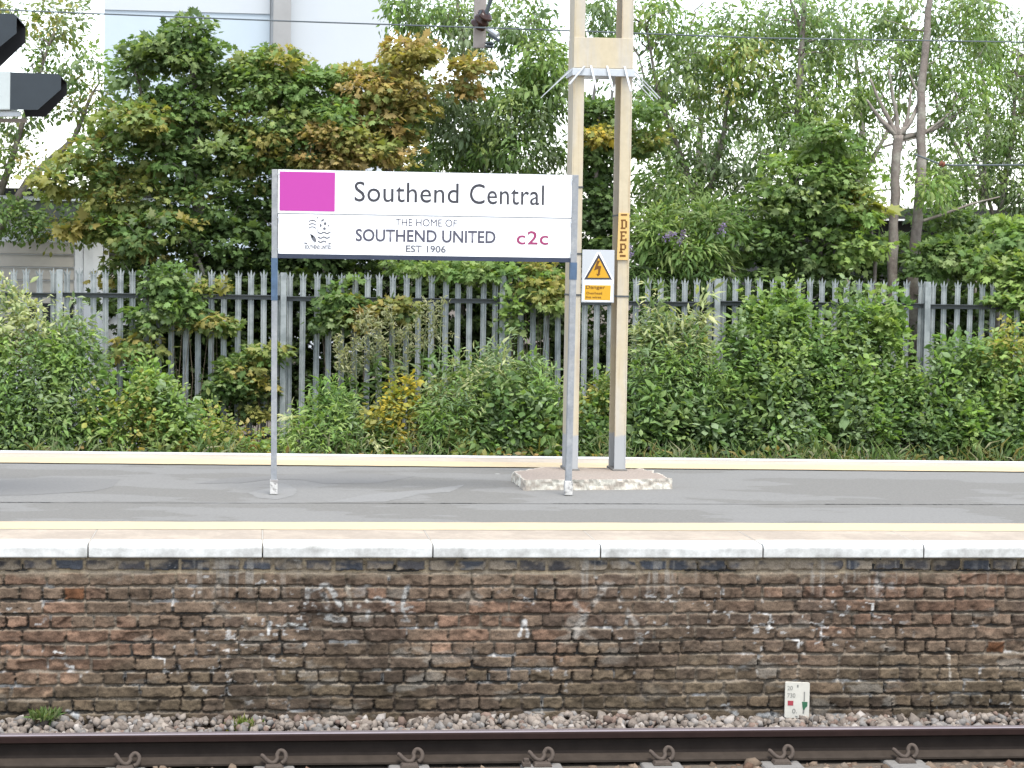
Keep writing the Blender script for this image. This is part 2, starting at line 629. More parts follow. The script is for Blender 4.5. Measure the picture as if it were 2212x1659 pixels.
# coping stones along the front edge
JX = [PY(x, 1200, -0.03).x for x in (190, 567, 935, 1297, 1648, 1995)]
pitch = (JX[-1] - JX[0]) / 5
joints = [JX[0] - k * pitch for k in (5, 4, 3, 2, 1)] + JX + [JX[-1] + k * pitch for k in (1, 2, 3, 4)]
FACE = 0.070


def coping_mat():
    m = mat("white_fronted_coping", (0.250, 0.213, 0.170), 0.85, noise=0.14, nscale=25, col2=(0.31, 0.265, 0.21), c2scale=2.5)
    nt = m.node_tree
    p = nt.nodes["Principled BSDF"]
    cur = p.inputs['Base Color'].links[0].from_socket
    geo = nt.nodes.new("ShaderNodeNewGeometry")
    sp = nt.nodes.new("ShaderNodeSeparateXYZ")
    nt.links.new(geo.outputs['Position'], sp.inputs[0])
    n = nt.nodes.new("ShaderNodeTexNoise")
    n.inputs['Scale'].default_value = 7
    n.inputs['Detail'].default_value = 6
    nt.links.new(geo.outputs['Position'], n.inputs['Vector'])
    ad = nt.nodes.new("ShaderNodeMath")
    ad.operation = 'MULTIPLY_ADD'
    ad.inputs[1].default_value = 0.05
    nt.links.new(n.outputs['Fac'], ad.inputs[0])
    nt.links.new(sp.outputs['Y'], ad.inputs[2])
    mr = nt.nodes.new("ShaderNodeMapRange")
    mr.inputs['From Min'].default_value = 0.205
    mr.inputs['From Max'].default_value = 0.22
    mr.inputs['To Min'].default_value = 1
    mr.inputs['To Max'].default_value = 0
    nt.links.new(ad.outputs[0], mr.inputs['Value'])
    # grime on the paint: greyer blotches with their own shapes
    n2 = nt.nodes.new("ShaderNodeTexNoise")
    n2.inputs['Scale'].default_value = 5
    n2.inputs['Detail'].default_value = 9
    n2.inputs['Roughness'].default_value = 0.75
    nt.links.new(geo.outputs['Position'], n2.inputs['Vector'])
    rp = nt.nodes.new("ShaderNodeValToRGB")
    rp.color_ramp.elements[0].position = 0.42
    rp.color_ramp.elements[0].color = (0.50, 0.505, 0.485, 1)
    rp.color_ramp.elements[1].position = 0.78
    rp.color_ramp.elements[1].color = (0.15, 0.145, 0.13, 1)
    nt.links.new(n2.outputs['Fac'], rp.inputs[0])
    mx = nt.nodes.new("ShaderNodeMixRGB")
    nt.links.new(mr.outputs[0], mx.inputs[0])
    nt.links.new(cur, mx.inputs[1])
    nt.links.new(rp.outputs[0], mx.inputs[2])
    nt.links.new(mx.outputs[0], p.inputs['Base Color'])
    return m


M['coping'] = coping_mat()
M['mortar'] = mat('pale_mortar', (.40, .37, .32), .9, noise=.2, nscale=30)
cop_labels = [
    "white-edged coping stone beyond the left side of the view",
    "white-edged coping stone at the far left, cut off by the picture edge",
    "white-edged coping stone second from the left, grey grime on its front",
    "white-edged coping stone ahead of the left sign post",
    "white-edged coping stone left of the concrete plinth, pinkish patch on its front",
    "white-edged coping stone straight ahead of the mast plinth",
    "white-edged coping stone above the ivory track plate",
    "cleanest white coping stone, at the far right of the edge",
    "white-edged coping stone beyond the right side of the view"]
for i in range(len(joints) - 1):
    x0, x1 = joints[i] + 0.0035, joints[i + 1] - 0.0035
    mb = MB()
    r_ = 0.024
    prof = []
    yf, yb = -0.035, (cop_back(x0) + cop_back(x1)) / 2 - 0.001
    dz = random.uniform(-0.003, 0.003)
    for a in range(7):
        t = a / 6 * math.pi / 2
        prof.append((yf + r_ - r_ * math.cos(t) , dz + -r_ + r_ * math.sin(t) + 0.002))
    prof = [(yf + 0.004, -FACE - 0.001), (yf, -FACE + 0.006)] + prof + [(yb, 0.002), (yb, -FACE - 0.001)]
    mb.prism([(x0, y, z) for y, z in prof], (x1 - x0, 0, 0))
    o = mb.build("coping_stone", M['coping'], bevel=0.004)
    jm = MB()
    jm.box(x1 + .0005, x1 + .0068, 0.03, yb - .01, -.05, .0016)
    jm.build('mortar_joint', M['mortar'], o)
    li = min(8, max(0, i - 3))
    tag(o, cop_labels[li], "coping stone", "coping stones along the platform edge")

# ------------------------------------------------------------------ brick platform wall (relief built as one fine mesh)
def build_wall():
    x0, x1, z0, z1 = -4.2, 7.2, -1.05, -FACE
    nx, nz = 1500, 190
    xs = np.linspace(x0, x1, nx)
    zs = np.linspace(z0, z1, nz)
    X, Z = np.meshgrid(xs, zs)
    course = 0.0776
    wob = (fbm(X * 1.1, Z * 3, 3) - 0.5) * 0.014 + (fbm(X * 9, Z * 12, 4) - 0.5) * 0.010
    V = (z1 - 0.008 - Z + wob) / course
    row = np.floor(V)
    fv = V - row
    L = np.where(row % 2 == 1, 0.233, 0.118)
    L = np.where(row == 0, 0.17, L)
    off = _hash(row, row * 0 + 7, 91) * 0.23
    U = (X + off + (fbm(X * 12, Z * 14 + 9, 6) - 0.5) * 0.018) / L
    ci = np.floor(U)
    fu = U - ci
    rb = _hash(ci, row, 1)
    rb2 = _hash(ci, row, 2)
    rb3 = _hash(ci, row, 3)
    dx = np.minimum(fu, 1 - fu) * L
    dz = np.minimum(fv, 1 - fv) * course
    n1 = fbm(X * 28, Z * 28, 8, 4) - 0.5
    n2 = fbm(X * 90, Z * 90, 12, 3) - 0.5
    jw = (0.0036 + 0.0032 * rb3) * np.where(row == 0, 2.0, 1.0)
    # rounded worn arrises
    cr = 0.009
    ddx, ddz = np.maximum(cr - (dx - jw * 0.75), 0), np.maximum(cr - (dz - jw), 0)
    d = cr - np.sqrt(ddx ** 2 + ddz ** 2)
    d = np.where((dx < jw * 0.75) | (dz < jw), np.minimum(dx - jw * 0.75, dz - jw), d)
    d = d + n1 * 0.013 + n2 * 0.006
    mask = sstep(-0.001, 0.004, d)
    big = fbm(X * 0.9, Z * 1.6, 21, 4)
    big2 = fbm(X * 1.7 + 5, Z * 2.4, 22, 4)
    # relief
    H = mask * (0.013 + 0.010 * (rb2 - 0.4)) + n1 * 0.013 * mask + n2 * 0.005
    erode = sstep(0.45, 0.62, fbm(X * 3.1, Z * 7, 31))
    H -= (1 - mask) * (erode * 0.022 + .006 * (fv > .5))
    spall = sstep(0.60, 0.70, fbm(X * 6, Z * 9, 33, 3)) * (rb > 0.6)
    H -= mask * spall * 0.014
    # colour
    A = np.array
    c_dark, c_brown, c_red, c_olive = A([.072, .052, .040]), A([.112, .080, .056]), A([.150, .086, .057]), A([.095, .074, .047])
    pr = PY(1290, 1330, 0).x, PY(1290, 1330, 0).z
    pr2 = PY(2120, 1380, 0).x, PY(2120, 1380, 0).z
    reg = np.exp(-((X - pr[0]) / .85) ** 2 - ((Z - pr[1]) / .28) ** 2) * .13 + np.exp(-((X - pr2[0]) / .6) ** 2 - ((Z - pr2[1]) / .25) ** 2) * .10
    w_red = sstep(0.50, 0.64, big + (rb - 0.5) * 0.30 - 0.045 + reg)
    w_dark = sstep(0.53, 0.72, big2 + (rb2 - 0.5) * 0.35)
    w_ol = sstep(0.45, 0.75, (Z - z1) / (z0 - z1) + (big2 - 0.5) * 0.5)
    c = c_brown[None, None] * np.ones(X.shape + (1,))
    c = c + (c_red - c) * (w_red * 0.6)[..., None]
    c = c + (c_olive - c) * (w_ol * 0.75)[..., None]
    c = c + (c_dark - c) * (w_dark * 0.6)[..., None]
    c *= (0.78 + 0.5 * rb3)[..., None]
    n3 = fbm(X * 7 + 3, Z * 10, 14, 5) - .5
    n4 = fbm(X * 45, Z * 60, 15, 4) - .5
    c *= np.clip(1.05 + 1.0 * n1 + .9 * n3 + .9 * n4, .35, 1.8)[..., None]
    soot = sstep(.54, .70, fbm(X * 1.6 + 11, Z * 2.6, 16, 5))
    c *= (1 - .2 * soot)[..., None]
    rare = (rb > 0.997)
    c = np.where(rare[..., None], A([.15, .07, .035]) * (0.8 + n1)[..., None], c)
    # mortar: pale with warm and white stretches, sooty elsewhere
    mw = sstep(0.52, 0.64, fbm(X * 2.3 + 3, Z * 4.2, 41, 4))
    mort = A([.085, .066, .050]) + (A([.21, .175, .135]) - A([.085, .066, .050])) * (mw * 0.75)[..., None]
    wht = sstep(0.655, 0.72, fbm(X * 4.4 + 9, Z * 11, 43, 4)) * sstep(.3, .5, fbm(X * 17, Z * 17, 44, 3))
    mort = mort + (A([.42, .415, .40]) - mort) * (wht * 0.9)[..., None]
    top = sstep(-0.195, -0.160, Z)
    mort = mort + (A([.40, .325, .22]) - mort) * (top * 0.9)[..., None]
    r0 = (row == 0)
    c = np.where(r0[..., None], (A([.066, .062, .062]) + (A([.050, .054, .062]) - A([.066, .062, .062])) * (rb2 > .55)[..., None]) * (.6 + .9 * rb3)[..., None], c)
    c = mort + (c - mort) * mask[..., None]
    # smears of mortar over the faces, salts and old whitewash
    sm = sstep(0.63, 0.72, fbm(X * 5 + 2, Z * 13, 51, 5)) * sstep(0.42, 0.6, fbm(X * 0.8, Z * 1.1, 52, 3))
    c = c + (A([.22, .20, .17]) - c) * (sm * 0.5)[..., None]
    bits = sstep(0.72, 0.77, fbm(X * 26, Z * 34, 55, 3)) * sstep(0.48, 0.62, fbm(X * 1.2 + 4, Z * 2.2, 56, 3))
    c = c + (A([.40, .395, .38]) - c) * (bits * 0.7)[..., None]
    t0 = sstep(-0.20, -0.15, Z) * sstep(0.42, 0.62, fbm(X * 9, Z * 14, 58, 4))
    c = c + (A([.25, .205, .15]) - c) * (t0 * 0.85)[..., None]
    # thin pale lines: light caught by the upper brick edges, painted in
    ar = sstep(.10, .0, np.abs(fv - .10)) * sstep(.46, .6, fbm(X * 5, Z * 8, 59, 3))
    c = c + (A([.20, .17, .13]) - c) * (ar * .6)[..., None]
    # faded painted strokes on the brick (old daubs), in photo-grid points on the wall plane
    def stroke(pts, w, amt, col=(.42, .42, .40)):
        nonlocal c
        P_ = [PY(px, py, 0.0) for px, py in pts]
        dm = np.full(X.shape, 9.0)
        for a, b in zip(P_[:-1], P_[1:]):
            vx, vz = b.x - a.x, b.z - a.z
            t = np.clip(((X - a.x) * vx + (Z - a.z) * vz) / (vx * vx + vz * vz + 1e-9), 0, 1)
            dm = np.minimum(dm, np.hypot(X - a.x - t * vx, Z - a.z - t * vz))
        col = [q_ * .82 for q_ in col]
        k = sstep(w * 1.25, w * 0.5, dm + n1 * 0.02) * amt * .9 * sstep(0.30, 0.55, fbm(X * 22, Z * 30, 61, 4))
        c = c + (A(col) - c) * k[..., None]
    stroke([(672, 1275), (706, 1262), (722, 1284), (735, 1306)], .016, .9)
    stroke([(664, 1272), (664, 1302)], .012, .6)
    stroke([(752, 1270), (756, 1310), (752, 1290)], .018, .7, (.40, .37, .31))
    stroke([(700, 1285), (708, 1312)], .02, .6)
    stroke([(775, 1310), (815, 1290), (850, 1304)], .014, .85)
    stroke([(770, 1280), (800, 1275)], .03, .5, (.3, .28, .26))
    stroke([(880, 1268), (868, 1310), (878, 1338)], .014, .85)
    stroke([(690, 1330), (745, 1340)], .016, .85)
    stroke([(785, 1340), (795, 1322)], .02, .85)
    stroke([(850, 1320), (890, 1312), (895, 1338)], .014, .8)
    stroke([(600, 1352), (656, 1350)], .012, .9, (.55, .57, .54))
    stroke([(584, 1345), (580, 1370)], .008, .9, (.6, .6, .58))
    stroke([(1310, 1262), (1250, 1352), (1243, 1375)], .020, .75, (.36, .33, .29))
    stroke([(1285, 1268), (1322, 1262)], .02, .5, (.36, .33, .29))
    stroke([(1338, 1290), (1375, 1352), (1380, 1385)], .018, .75, (.36, .33, .29))
    stroke([(1243, 1305), (1262, 1330)], .018, .6, (.38, .37, .34))
    stroke([(1125, 1293), (1145, 1302)], .022, .95, (.66, .67, .66))
    stroke([(1122, 1372), (1134, 1340), (1140, 1372)], .012, .85, (.64, .64, .62))
    stroke([(2048, 1402), (2054, 1470)], .006, .9, (.5, .45, .38))
    stroke([(1900, 1245), (1900, 1290)], .03, .55, (.4, .39, .37))
    stroke([(1925, 1250), (1925, 1270)], .025, .55, (.4, .39, .37))
    stroke([(1560, 1525), (1590, 1540)], .016, .9, (.62, .63, .62))
    stroke([(145, 1535), (170, 1550)], .012, .9, (.58, .6, .6))
    stroke([(1640, 1545), (1950, 1552)], .016, .8, (.55, .56, .55))
    for px, py in ((118, 1408), (330, 1420), (1750, 1345), (1640, 1325), (1700, 1380), (1860, 1300)):
        stroke([(px, py), (px + 26, py + 4), (px + 24, py + 30), (px + 40, py + 34)], .005, 1, (.62, .61, .58))
    drip = sstep(.56, .68, fbm(X * 38, Z * 3.0, 62, 4)) * sstep(-.36, -.12, Z) * sstep(.40, .62, fbm(X * 1.5 + 7, Z * .5, 63, 3))
    c = c + (A([.30, .28, .245]) - c) * (drip * .6)[..., None]
    low_dark = sstep(-.80, -.97, Z + (fbm(X * 2.5, Z * 2, 64, 4) - .5) * .25)
    c *= (1 - .30 * low_dark)[..., None]  # bricks darken towards the foot of the wall, with a noisy edge
    c = np.clip(c * 1.08, 0.016, 0.8)
    Y = 0.012 - H
    Vv = np.stack([X, Y, Z], -1).reshape(-1, 3)
    idx = np.arange(nx * nz).reshape(nz, nx)
    Fc = np.stack([idx[:-1, :-1], idx[:-1, 1:], idx[1:, 1:], idx[1:, :-1]], -1).reshape(-1, 4)
    me = mesh_np("brick_wall", Vv, Fc, c.reshape(-1, 3), smooth=True)
    o = obj("brick_wall", me, M['brick'])
    tag(o, "sooty old brown brick platform wall with white mortar smears above the rail", "brick wall")
    b = MB()
    b.box(x0, x1, 0.035, 0.25, GZ, z1 - 0.002)
    b.build("wall_backing", M['dark'], o)


build_wall()

# ------------------------------------------------------------------ rail, sleepers, ballast
RY = -0.80
RTOP = PY(1106, 1580, RY - 0.035).z
rb_ = RTOP - 0.159
prof = [(-.035, .146), (-.031, .154), (-.022, .159), (.022, .159), (.031, .154), (.035, .146), (.034, .119), (.012, .108), (.009, .09), (.009, .05), (.014, .036), (.062, .015), (.070, .010), (.070, 0),
        (-.070, 0), (-.070, .010), (-.062, .015), (-.014, .036), (-.009, .05), (-.009, .09), (-.012, .108), (-.034, .119)]
mb = MB()
n = len(prof)
segx = [-7.0, 10.0]
pp = [(x, RY + y, rb_ + z) for x in segx for y, z in prof]
mt = {1: 3, 2: 3, 3: 3, 4: 1, 5: 1, 21: 1, 0: 1, 20: 0}
for i in range(n):
    m_ = 0
    z_a, z_b = prof[i][1], prof[(i + 1) % n][1]
    if min(z_a, z_b) >= .154:
        m_ = 3
    elif min(z_a, z_b) >= .115:
        m_ = 1
    elif max(z_a, z_b) <= .037:
        m_ = 2
    mb.poly([pp[i], pp[(i + 1) % n], pp[n + (i + 1) % n], pp[n + i]], [(0, 1, 2, 3)], m_)
mb.poly(pp[:n], [tuple(range(n))], 0)
mb.poly(pp[n:], [tuple(range(n - 1, -1, -1))], 0)
rail = mb.build("rail", [M['rail_side'], M['rail_brown'], M['rail_foot'], M['rail_top']])
tag(rail, "dark brown steel running rail with worn shiny top below the brick wall", "rail")


def clip_mesh():
    c = MB()
    P_ = [(-.058, -.012, .050), (-.050, -.018, .046), (-.036, -.030, .030), (-.016, -.040, .014), (.006, -.040, .012), (.020, -.030, .026), (.022, -.020, .044),
          (.034, -.012, .060), (.050, -.012, .062), (.063, -.018, .050), (.066, -.028, .032), (.058, -.036, .014), (.040, -.040, .004)]
    # smooth the path
    Q = []
    for i in range(len(P_) - 1):
        p0, p1, p2, p3 = [Vector(P_[max(0, min(len(P_) - 1, j))]) for j in (i - 1, i, i + 1, i + 2)]
        for k in range(4):
            t = k / 4
            Q.append(0.5 * ((2 * p1) + (-p0 + p2) * t + (2 * p0 - 5 * p1 + 4 * p2 - p3) * t * t + (-p0 + 3 * p1 - 3 * p2 + p3) * t ** 3))
    Q.append(Vector(P_[-1]))
    c.tube(Q, 0.0112, 10)
    return c


SLX = [PY(x, 1640, RY - 0.09).x for x in (270, 592, 884, 1170, 1428, 1685, 1953)]
sl_labels = [
    "concrete sleeper under the rail, outermost on the left in view",
    "concrete sleeper under the rail, second from the left",
    "concrete sleeper under the rail below the left half of the name board",
    "concrete sleeper with a square bolt beside its rail clip",
    "concrete sleeper under the rail, bird droppings to its right",
    "concrete sleeper under the rail just left of the track plate",
    "concrete sleeper under the rail, right of the track plate"]
for i, x in enumerate(SLX):
    t = thing("sleeper", sl_labels[i], "sleeper", (x, RY, rb_ - 0.22), "concrete sleepers under the rail")
    b = MB()
    zt = rb_ - 0.004
    b.prism([(x - .135, -3.3, zt - .2), (x + .135, -3.3, zt - .2), (x + .105, -3.3, zt), (x - .105, -3.3, zt)], (0, 2.94, 0))
    b.build("sleeper_body", M['concrete'], t, bevel=0.012)
    ped = MB()
    ped.prism([(x - .05, RY - .16, zt), (x + .05, RY - .16, zt), (x + .04, RY - .155, zt + .02), (x - .04, RY - .155, zt + .02)], (0, .075, 0))
    ped.build("clip_housing", M['clip'], t, bevel=0.004)
    c = clip_mesh()
    o = c.build("rail_clip", M['clip'], t, smooth=True)
    o.location = Vector((x + random.uniform(-.006, .006), RY - 0.062, zt + .014))
    o.matrix_parent_inverse = t.matrix_basis.inverted()
    o.rotation_euler = (0, random.uniform(-.15, .15), random.uniform(-.12, .12))
    if i == 3:
        k = MB()
        k.box(x - .085 - .022, x - .085 + .022, RY - .15, RY - .10, zt, zt + .022)
        k.box(x - .085 - .014, x - .085 + .014, RY - .14, RY - .11, zt + .022, zt + .040)
        k.build("square_bolt", M['clip'], t, bevel=0.003)


def ico():
    import bmesh
    bm = bmesh.new()
    bmesh.ops.create_icosphere(bm, subdivisions=1, radius=1.0)
    bm.verts.ensure_lookup_table()
    v = np.array([x.co[:] for x in bm.verts])
    f = np.array([[q.index for q in p.verts] for p in bm.faces])
    bm.free()
    return v, f


def ballast():
    iv, itf = ico()
    pts, sz = [], []
    def add(x0, x1, y0, y1, zf, dens, smin, smax):
        k = int((x1 - x0) * (y1 - y0) * dens)
        x = rng.uniform(x0, x1, k)
        y = rng.uniform(y0, y1, k)
        z = zf(x, y) + rng.uniform(-.03, .008, k)
        pts.append(np.stack([x, y, z], 1))
        sz.append(rng.uniform(smin, smax, k) * (0.75 + 0.5 * rng.random(k)))
    # between rail and wall: shoulder heaped against the bricks
    add(-3.6, 6.4, -0.70, -0.005, lambda x, y: rb_ + 0.005 + 0.055 * sstep(-.55, -.02, y) + (fbm(x * 1.3, y * 2, 71) - .5) * .075, 1000, .016, .033)
    add(-3.6, 6.4, -2.1, -0.86, lambda x, y: rb_ - 0.035 + (fbm(x * 1.5, y * 2, 72) - .5) * .05, 800, .016, .034)
    P_ = np.concatenate(pts)
    s = np.concatenate(sz)
    keep = np.ones(len(P_), bool)
    for x in SLX:
        keep &= ~((np.abs(P_[:, 0] - x) < .115) & (P_[:, 1] > -1.6) & (P_[:, 1] < -.45) & (P_[:, 2] > rb_ - .05))
    P_, s = P_[keep], s[keep]
    N = len(P_)
    T = []
    for k in range(10):
        v = iv * (1 + rng.normal(0, .16, (len(iv), 1)))
        for _ in range(4):                                        # flat broken faces
            d = rng.normal(0, 1, 3)
            d /= np.linalg.norm(d)
            h = rng.uniform(.45, .75)
            e = np.maximum(v @ d - h, 0)
            v = v - e[:, None] * d
        T.append(v * rng.uniform(.75, 1.3, 3))
    T = np.array(T)
    ti = rng.integers(0, 10, N)
    q = rng.normal(0, 1, (N, 4))
    q /= np.linalg.norm(q, axis=1)[:, None]
    w, x, y, z = q.T
    Rm = np.stack([np.stack([1 - 2 * (y * y + z * z), 2 * (x * y - z * w), 2 * (x * z + y * w)], -1),
                   np.stack([2 * (x * y + z * w), 1 - 2 * (x * x + z * z), 2 * (y * z - x * w)], -1),
                   np.stack([2 * (x * z - y * w), 2 * (y * z + x * w), 1 - 2 * (x * x + y * y)], -1)], 1)
    V = np.einsum('nij,nkj->nki', Rm, T[ti] * s[:, None, None]) + P_[:, None, :]
    pal = np.array([[.22, .185, .155], [.26, .225, .19], [.145, .12, .10], [.19, .178, .165], [.175, .125, .10], [.33, .30, .27]])
    ci = rng.choice(6, N, p=[.3, .22, .16, .15, .09, .08])
    col = pal[ci] * rng.uniform(.75, 1.2, (N, 1))
    front = P_[:, 1] < -.86
    col[front] *= np.array([.72, .62, .52])
    C = np.repeat(col, len(iv), 0)
    Fc = (itf[None] + (np.arange(N) * len(iv))[:, None, None]).reshape(-1, 3)
    me = mesh_np("ballast", V.reshape(-1, 3), Fc, C)
    struct(obj("ballast", me, M['stone']), 'stuff', "loose pinkish grey ballast stones around the rail", "ballast")


ballast()
bd = MB()
bd.box(-7, 10, -6.0, 0.02, GZ + .003, rb_ - 0.05)
struct(bd.build("track_bed", M['soil']))

# ------------------------------------------------------------------ lettering helper
def text_mesh(txt, w, h, off=0.0, depth=0.0015, space=1.0):
    """flat letters in the XZ plane scaled to w x h metres, lower left at the origin"""
    cu = bpy.data.curves.new("lettering", 'FONT')
    cu.body = txt
    cu.size = 1.0
    cu.offset = off
    cu.space_character = space
    cu.resolution_u = 4
    o = bpy.data.objects.new("lettering", cu)
    COL.objects.link(o)
    bpy.context.view_layer.update()
    me = bpy.data.meshes.new_from_object(o)
    bpy.data.objects.remove(o)
    bpy.data.curves.remove(cu)
    n_ = len(me.vertices)
    co = np.empty(n_ * 3, dtype=np.float32)
    me.vertices.foreach_get("co", co)
    co = co.reshape(-1, 3)
    lo, hi = co.min(0), co.max(0)
    out = np.zeros_like(co)
    out[:, 0] = (co[:, 0] - lo[0]) / (hi[0] - lo[0]) * w
    out[:, 2] = (co[:, 1] - lo[1]) / (hi[1] - lo[1]) * h
    me.vertices.foreach_set("co", out.ravel())
    me.update()
    return me


def put_text(name, txt, x0, y0, x1, y1, Y, m, parent, off=0.0, space=1.0):
    """letters filling the photo-grid box x0..x1, y0..y1 on the plane Y"""
    a, b = PY(x0, y1, Y), PY(x1, y1, Y)
    c = PY((x0 + x1) / 2, y0, Y)
    d = PY((x0 + x1) / 2, y1, Y)
    me = text_mesh(txt, b.x - a.x, c.z - d.z, off, space=space)
    o = obj(name, me, m, parent)
    o.location = (a.x, Y, d.z)
    return o


def flat(mb, pts, Y, th, mt=0):
    """photo-grid polygon on plane Y with thickness th (towards +Y)"""
    mb.prism([PY(x, y, Y) for x, y in pts], (0, th, 0), mt)


# ------------------------------------------------------------------ station name board
SY = PZ(910, 1068, 0.0).y
sb = thing("station_sign", "white station name board with pink square on two grey posts", "station sign", (PZ(910, 1068, 0).x, SY, 0))
zt0 = PY(918, 372.8, SY).z
zd = PY(918, 465.5, SY).z
zb0 = PY(918, 552.5, SY).z
xa, xb = PY(600, 460, SY).x, PY(1236, 460, SY).x
pn = MB()
pn.box(xa, xb, SY - .012, SY + .012, zd + .002, zt0)
pn.build("name_panel", M['sign_white'], sb)
pn = MB()
pn.box(xa + .004, xb - .006, SY - .012, SY + .012, zb0, zd - .006)
pn.build("club_panel", M['sign_white'], sb)
fr = MB()
fr.box(xa, xb, SY + .0125, SY + .022, zb0 - .012, zt0 + .004)
fr.box(xa, xb, SY - .013, SY - .0005 + .012, zd - .006, zd + .002)
fr.build("frame", M['post'], sb)
fr = MB()
fr.box(xa, xb, SY - .016, SY + .03, zb0 - .030, zb0 - .002)
fr.build("bottom_channel", M['navy'], sb)
zpk0, zpk1 = PY(664, 456, SY).z, PY(664, 371.5, SY).z
k = MB()
k.box(PY(604, 412, SY).x, PY(723.5, 412, SY).x, SY - .0145, SY - .0121, zpk0, zpk1)
k.build("pink_square", M['pink'], sb)
FY = SY - .0140
put_text("station_name", "Southend", 765.5, 393.6, 990.5, 437.2, FY, M['ink'], sb, 0.003, 1.04)
put_text("station_name", "Central", 1014.5, 398.3, 1175, 442.0, FY, M['ink'], sb, 0.003, 1.04)
put_text("lettering", "THE HOME OF", 854, 473, 987, 489, FY, M['ink_grey'], sb, 0.0)
put_text("lettering", "SOUTHEND UNITED", 768, 496.5, 1070.5, 523.5, FY, M['ink_grey'], sb, 0.02)
put_text("lettering", "EST 1906", 876.5, 530, 963, 545.5, FY, M['ink_pale'], sb, 0.02)
put_text("operator_mark", "c2c", 1116, 499, 1184.5, 528.5, FY, M['ink_pink'], sb, 0.012, 1.08)


def crest():
    def q(zx, zy):
        return ((860 + zx / 7.373) * 0.67770, (660 + zy / 7.373) * 0.67770)
    c = MB()

    def line(pts, w, mt=0):
        for i in range(len(pts) - 1):
            (x0, y0), (x1, y1) = pts[i], pts[i + 1]
            L = math.hypot(x1 - x0, y1 - y0)
            nx, ny = -(y1 - y0) / L * w / 2, (x1 - x0) / L * w / 2
            flat(c, [q(x0 + nx, y0 + ny), q(x1 + nx, y1 + ny), q(x1 - nx, y1 - ny), q(x0 - nx, y0 - ny)], FY, .0012, mt)

    def dot(x, y, rx, ry, a=0):
        p = []
        for i in range(12):
            t = 2 * math.pi * i / 12
            ex, ey = rx * math.cos(t), ry * math.sin(t)
            p.append(q(x + ex * math.cos(a) - ey * math.sin(a), y + ex * math.sin(a) + ey * math.cos(a)))
        flat(c, p, FY, .0012)
    for y in (330, 410, 485):
        line([(915, y + 10), (960, y - 18), (1000, y - 24), (1045, y - 14), (1085, y + 14)], 24)
    dot(1000, 308, 26, 16)
    dot(1240, 310, 42, 22, -.6)
    dot(1300, 388, 34, 36)
    dot(1196, 432, 24, 40)
    dot(1378, 435, 14, 26)
    dot(1285, 505, 34, 34)
    for y, e in ((605, 1425), (715, 1425), (812, 1345)):
        pts = []
        x = 1128
        while x < e:
            pts.append((x, y + 18 * math.cos((x - 1270) / 150 * 2 * math.pi) * -1))
            x += 22
        line(pts, 30)
    line([(1425, 290), (1425, 640)], 9)
    line([(1128, 520), (1128, 600)], 16)
    line([(1128, 370), (1128, 520)], 6)
    dot(1030, 735, 100, 46, 1.02)
    line([(955, 630), (1010, 715)], 32)
    line([(1045, 830), (1048, 890)], 10)
    dot(1118, 250, 16, 20)
    dot(845, 850, 46, 18, .3)
    dot(1405, 858, 36, 18, -.2)
    c.build("crest", M['ink_pale'], sb)
    a, b = q(820, 985), q(1440, 895)
    put_text("crest_ribbon", "SOUTHEND UNITED", a[0], b[1], b[0], a[1], FY, M['ink_pale'], sb, 0.03)


crest()
for (bx, by, tx, ty, w) in ((591.5, 1068, 593.5, 366, 12.5), (1224.5, 1067, 1242.5, 378, 13.5)):
    p0 = PZ(bx, by, 0.0)
    p0.y = SY
    p1 = PY(tx, ty, SY)
    wm = w * mpp(SY)
    pm = MB()
    pm.bar(p0, p1, wm, 0.05)
    d = (p1 - p0)
    po = pm.build("post", M['post'], sb, bevel=0.003)
    zB = zb0 - .03
    tA = (zB - p0.z) / d.z
    tB = (zB - (0.28 if bx < 900 else 0.115) - p0.z) / d.z
    bl = MB()
    bl.bar(p0 + d * tB, p0 + d * tA, wm + .004, .054)
    bl.build("blue_band", M['blue_paint'], po)
    ft = MB()
    ft.bar(p0 + d * 0.0, p0 + d * 0.045, wm + .012, .062)
    ft.build("post_foot", M['chipped'], po, bevel=0.004)
    br = MB()
    for zz in (zt0 - .03, zd - .03, zb0 + .03):
        pc = p0 + d * ((zz - p0.z) / d.z)
        sx = 1 if bx < 900 else -1
        br.tube([pc + Vector((sx * .026, -.03, 0)), pc + Vector((sx * .026, -.02, 0))], .007, 8)
    br.build("bolt", M['galv_bright'], po)

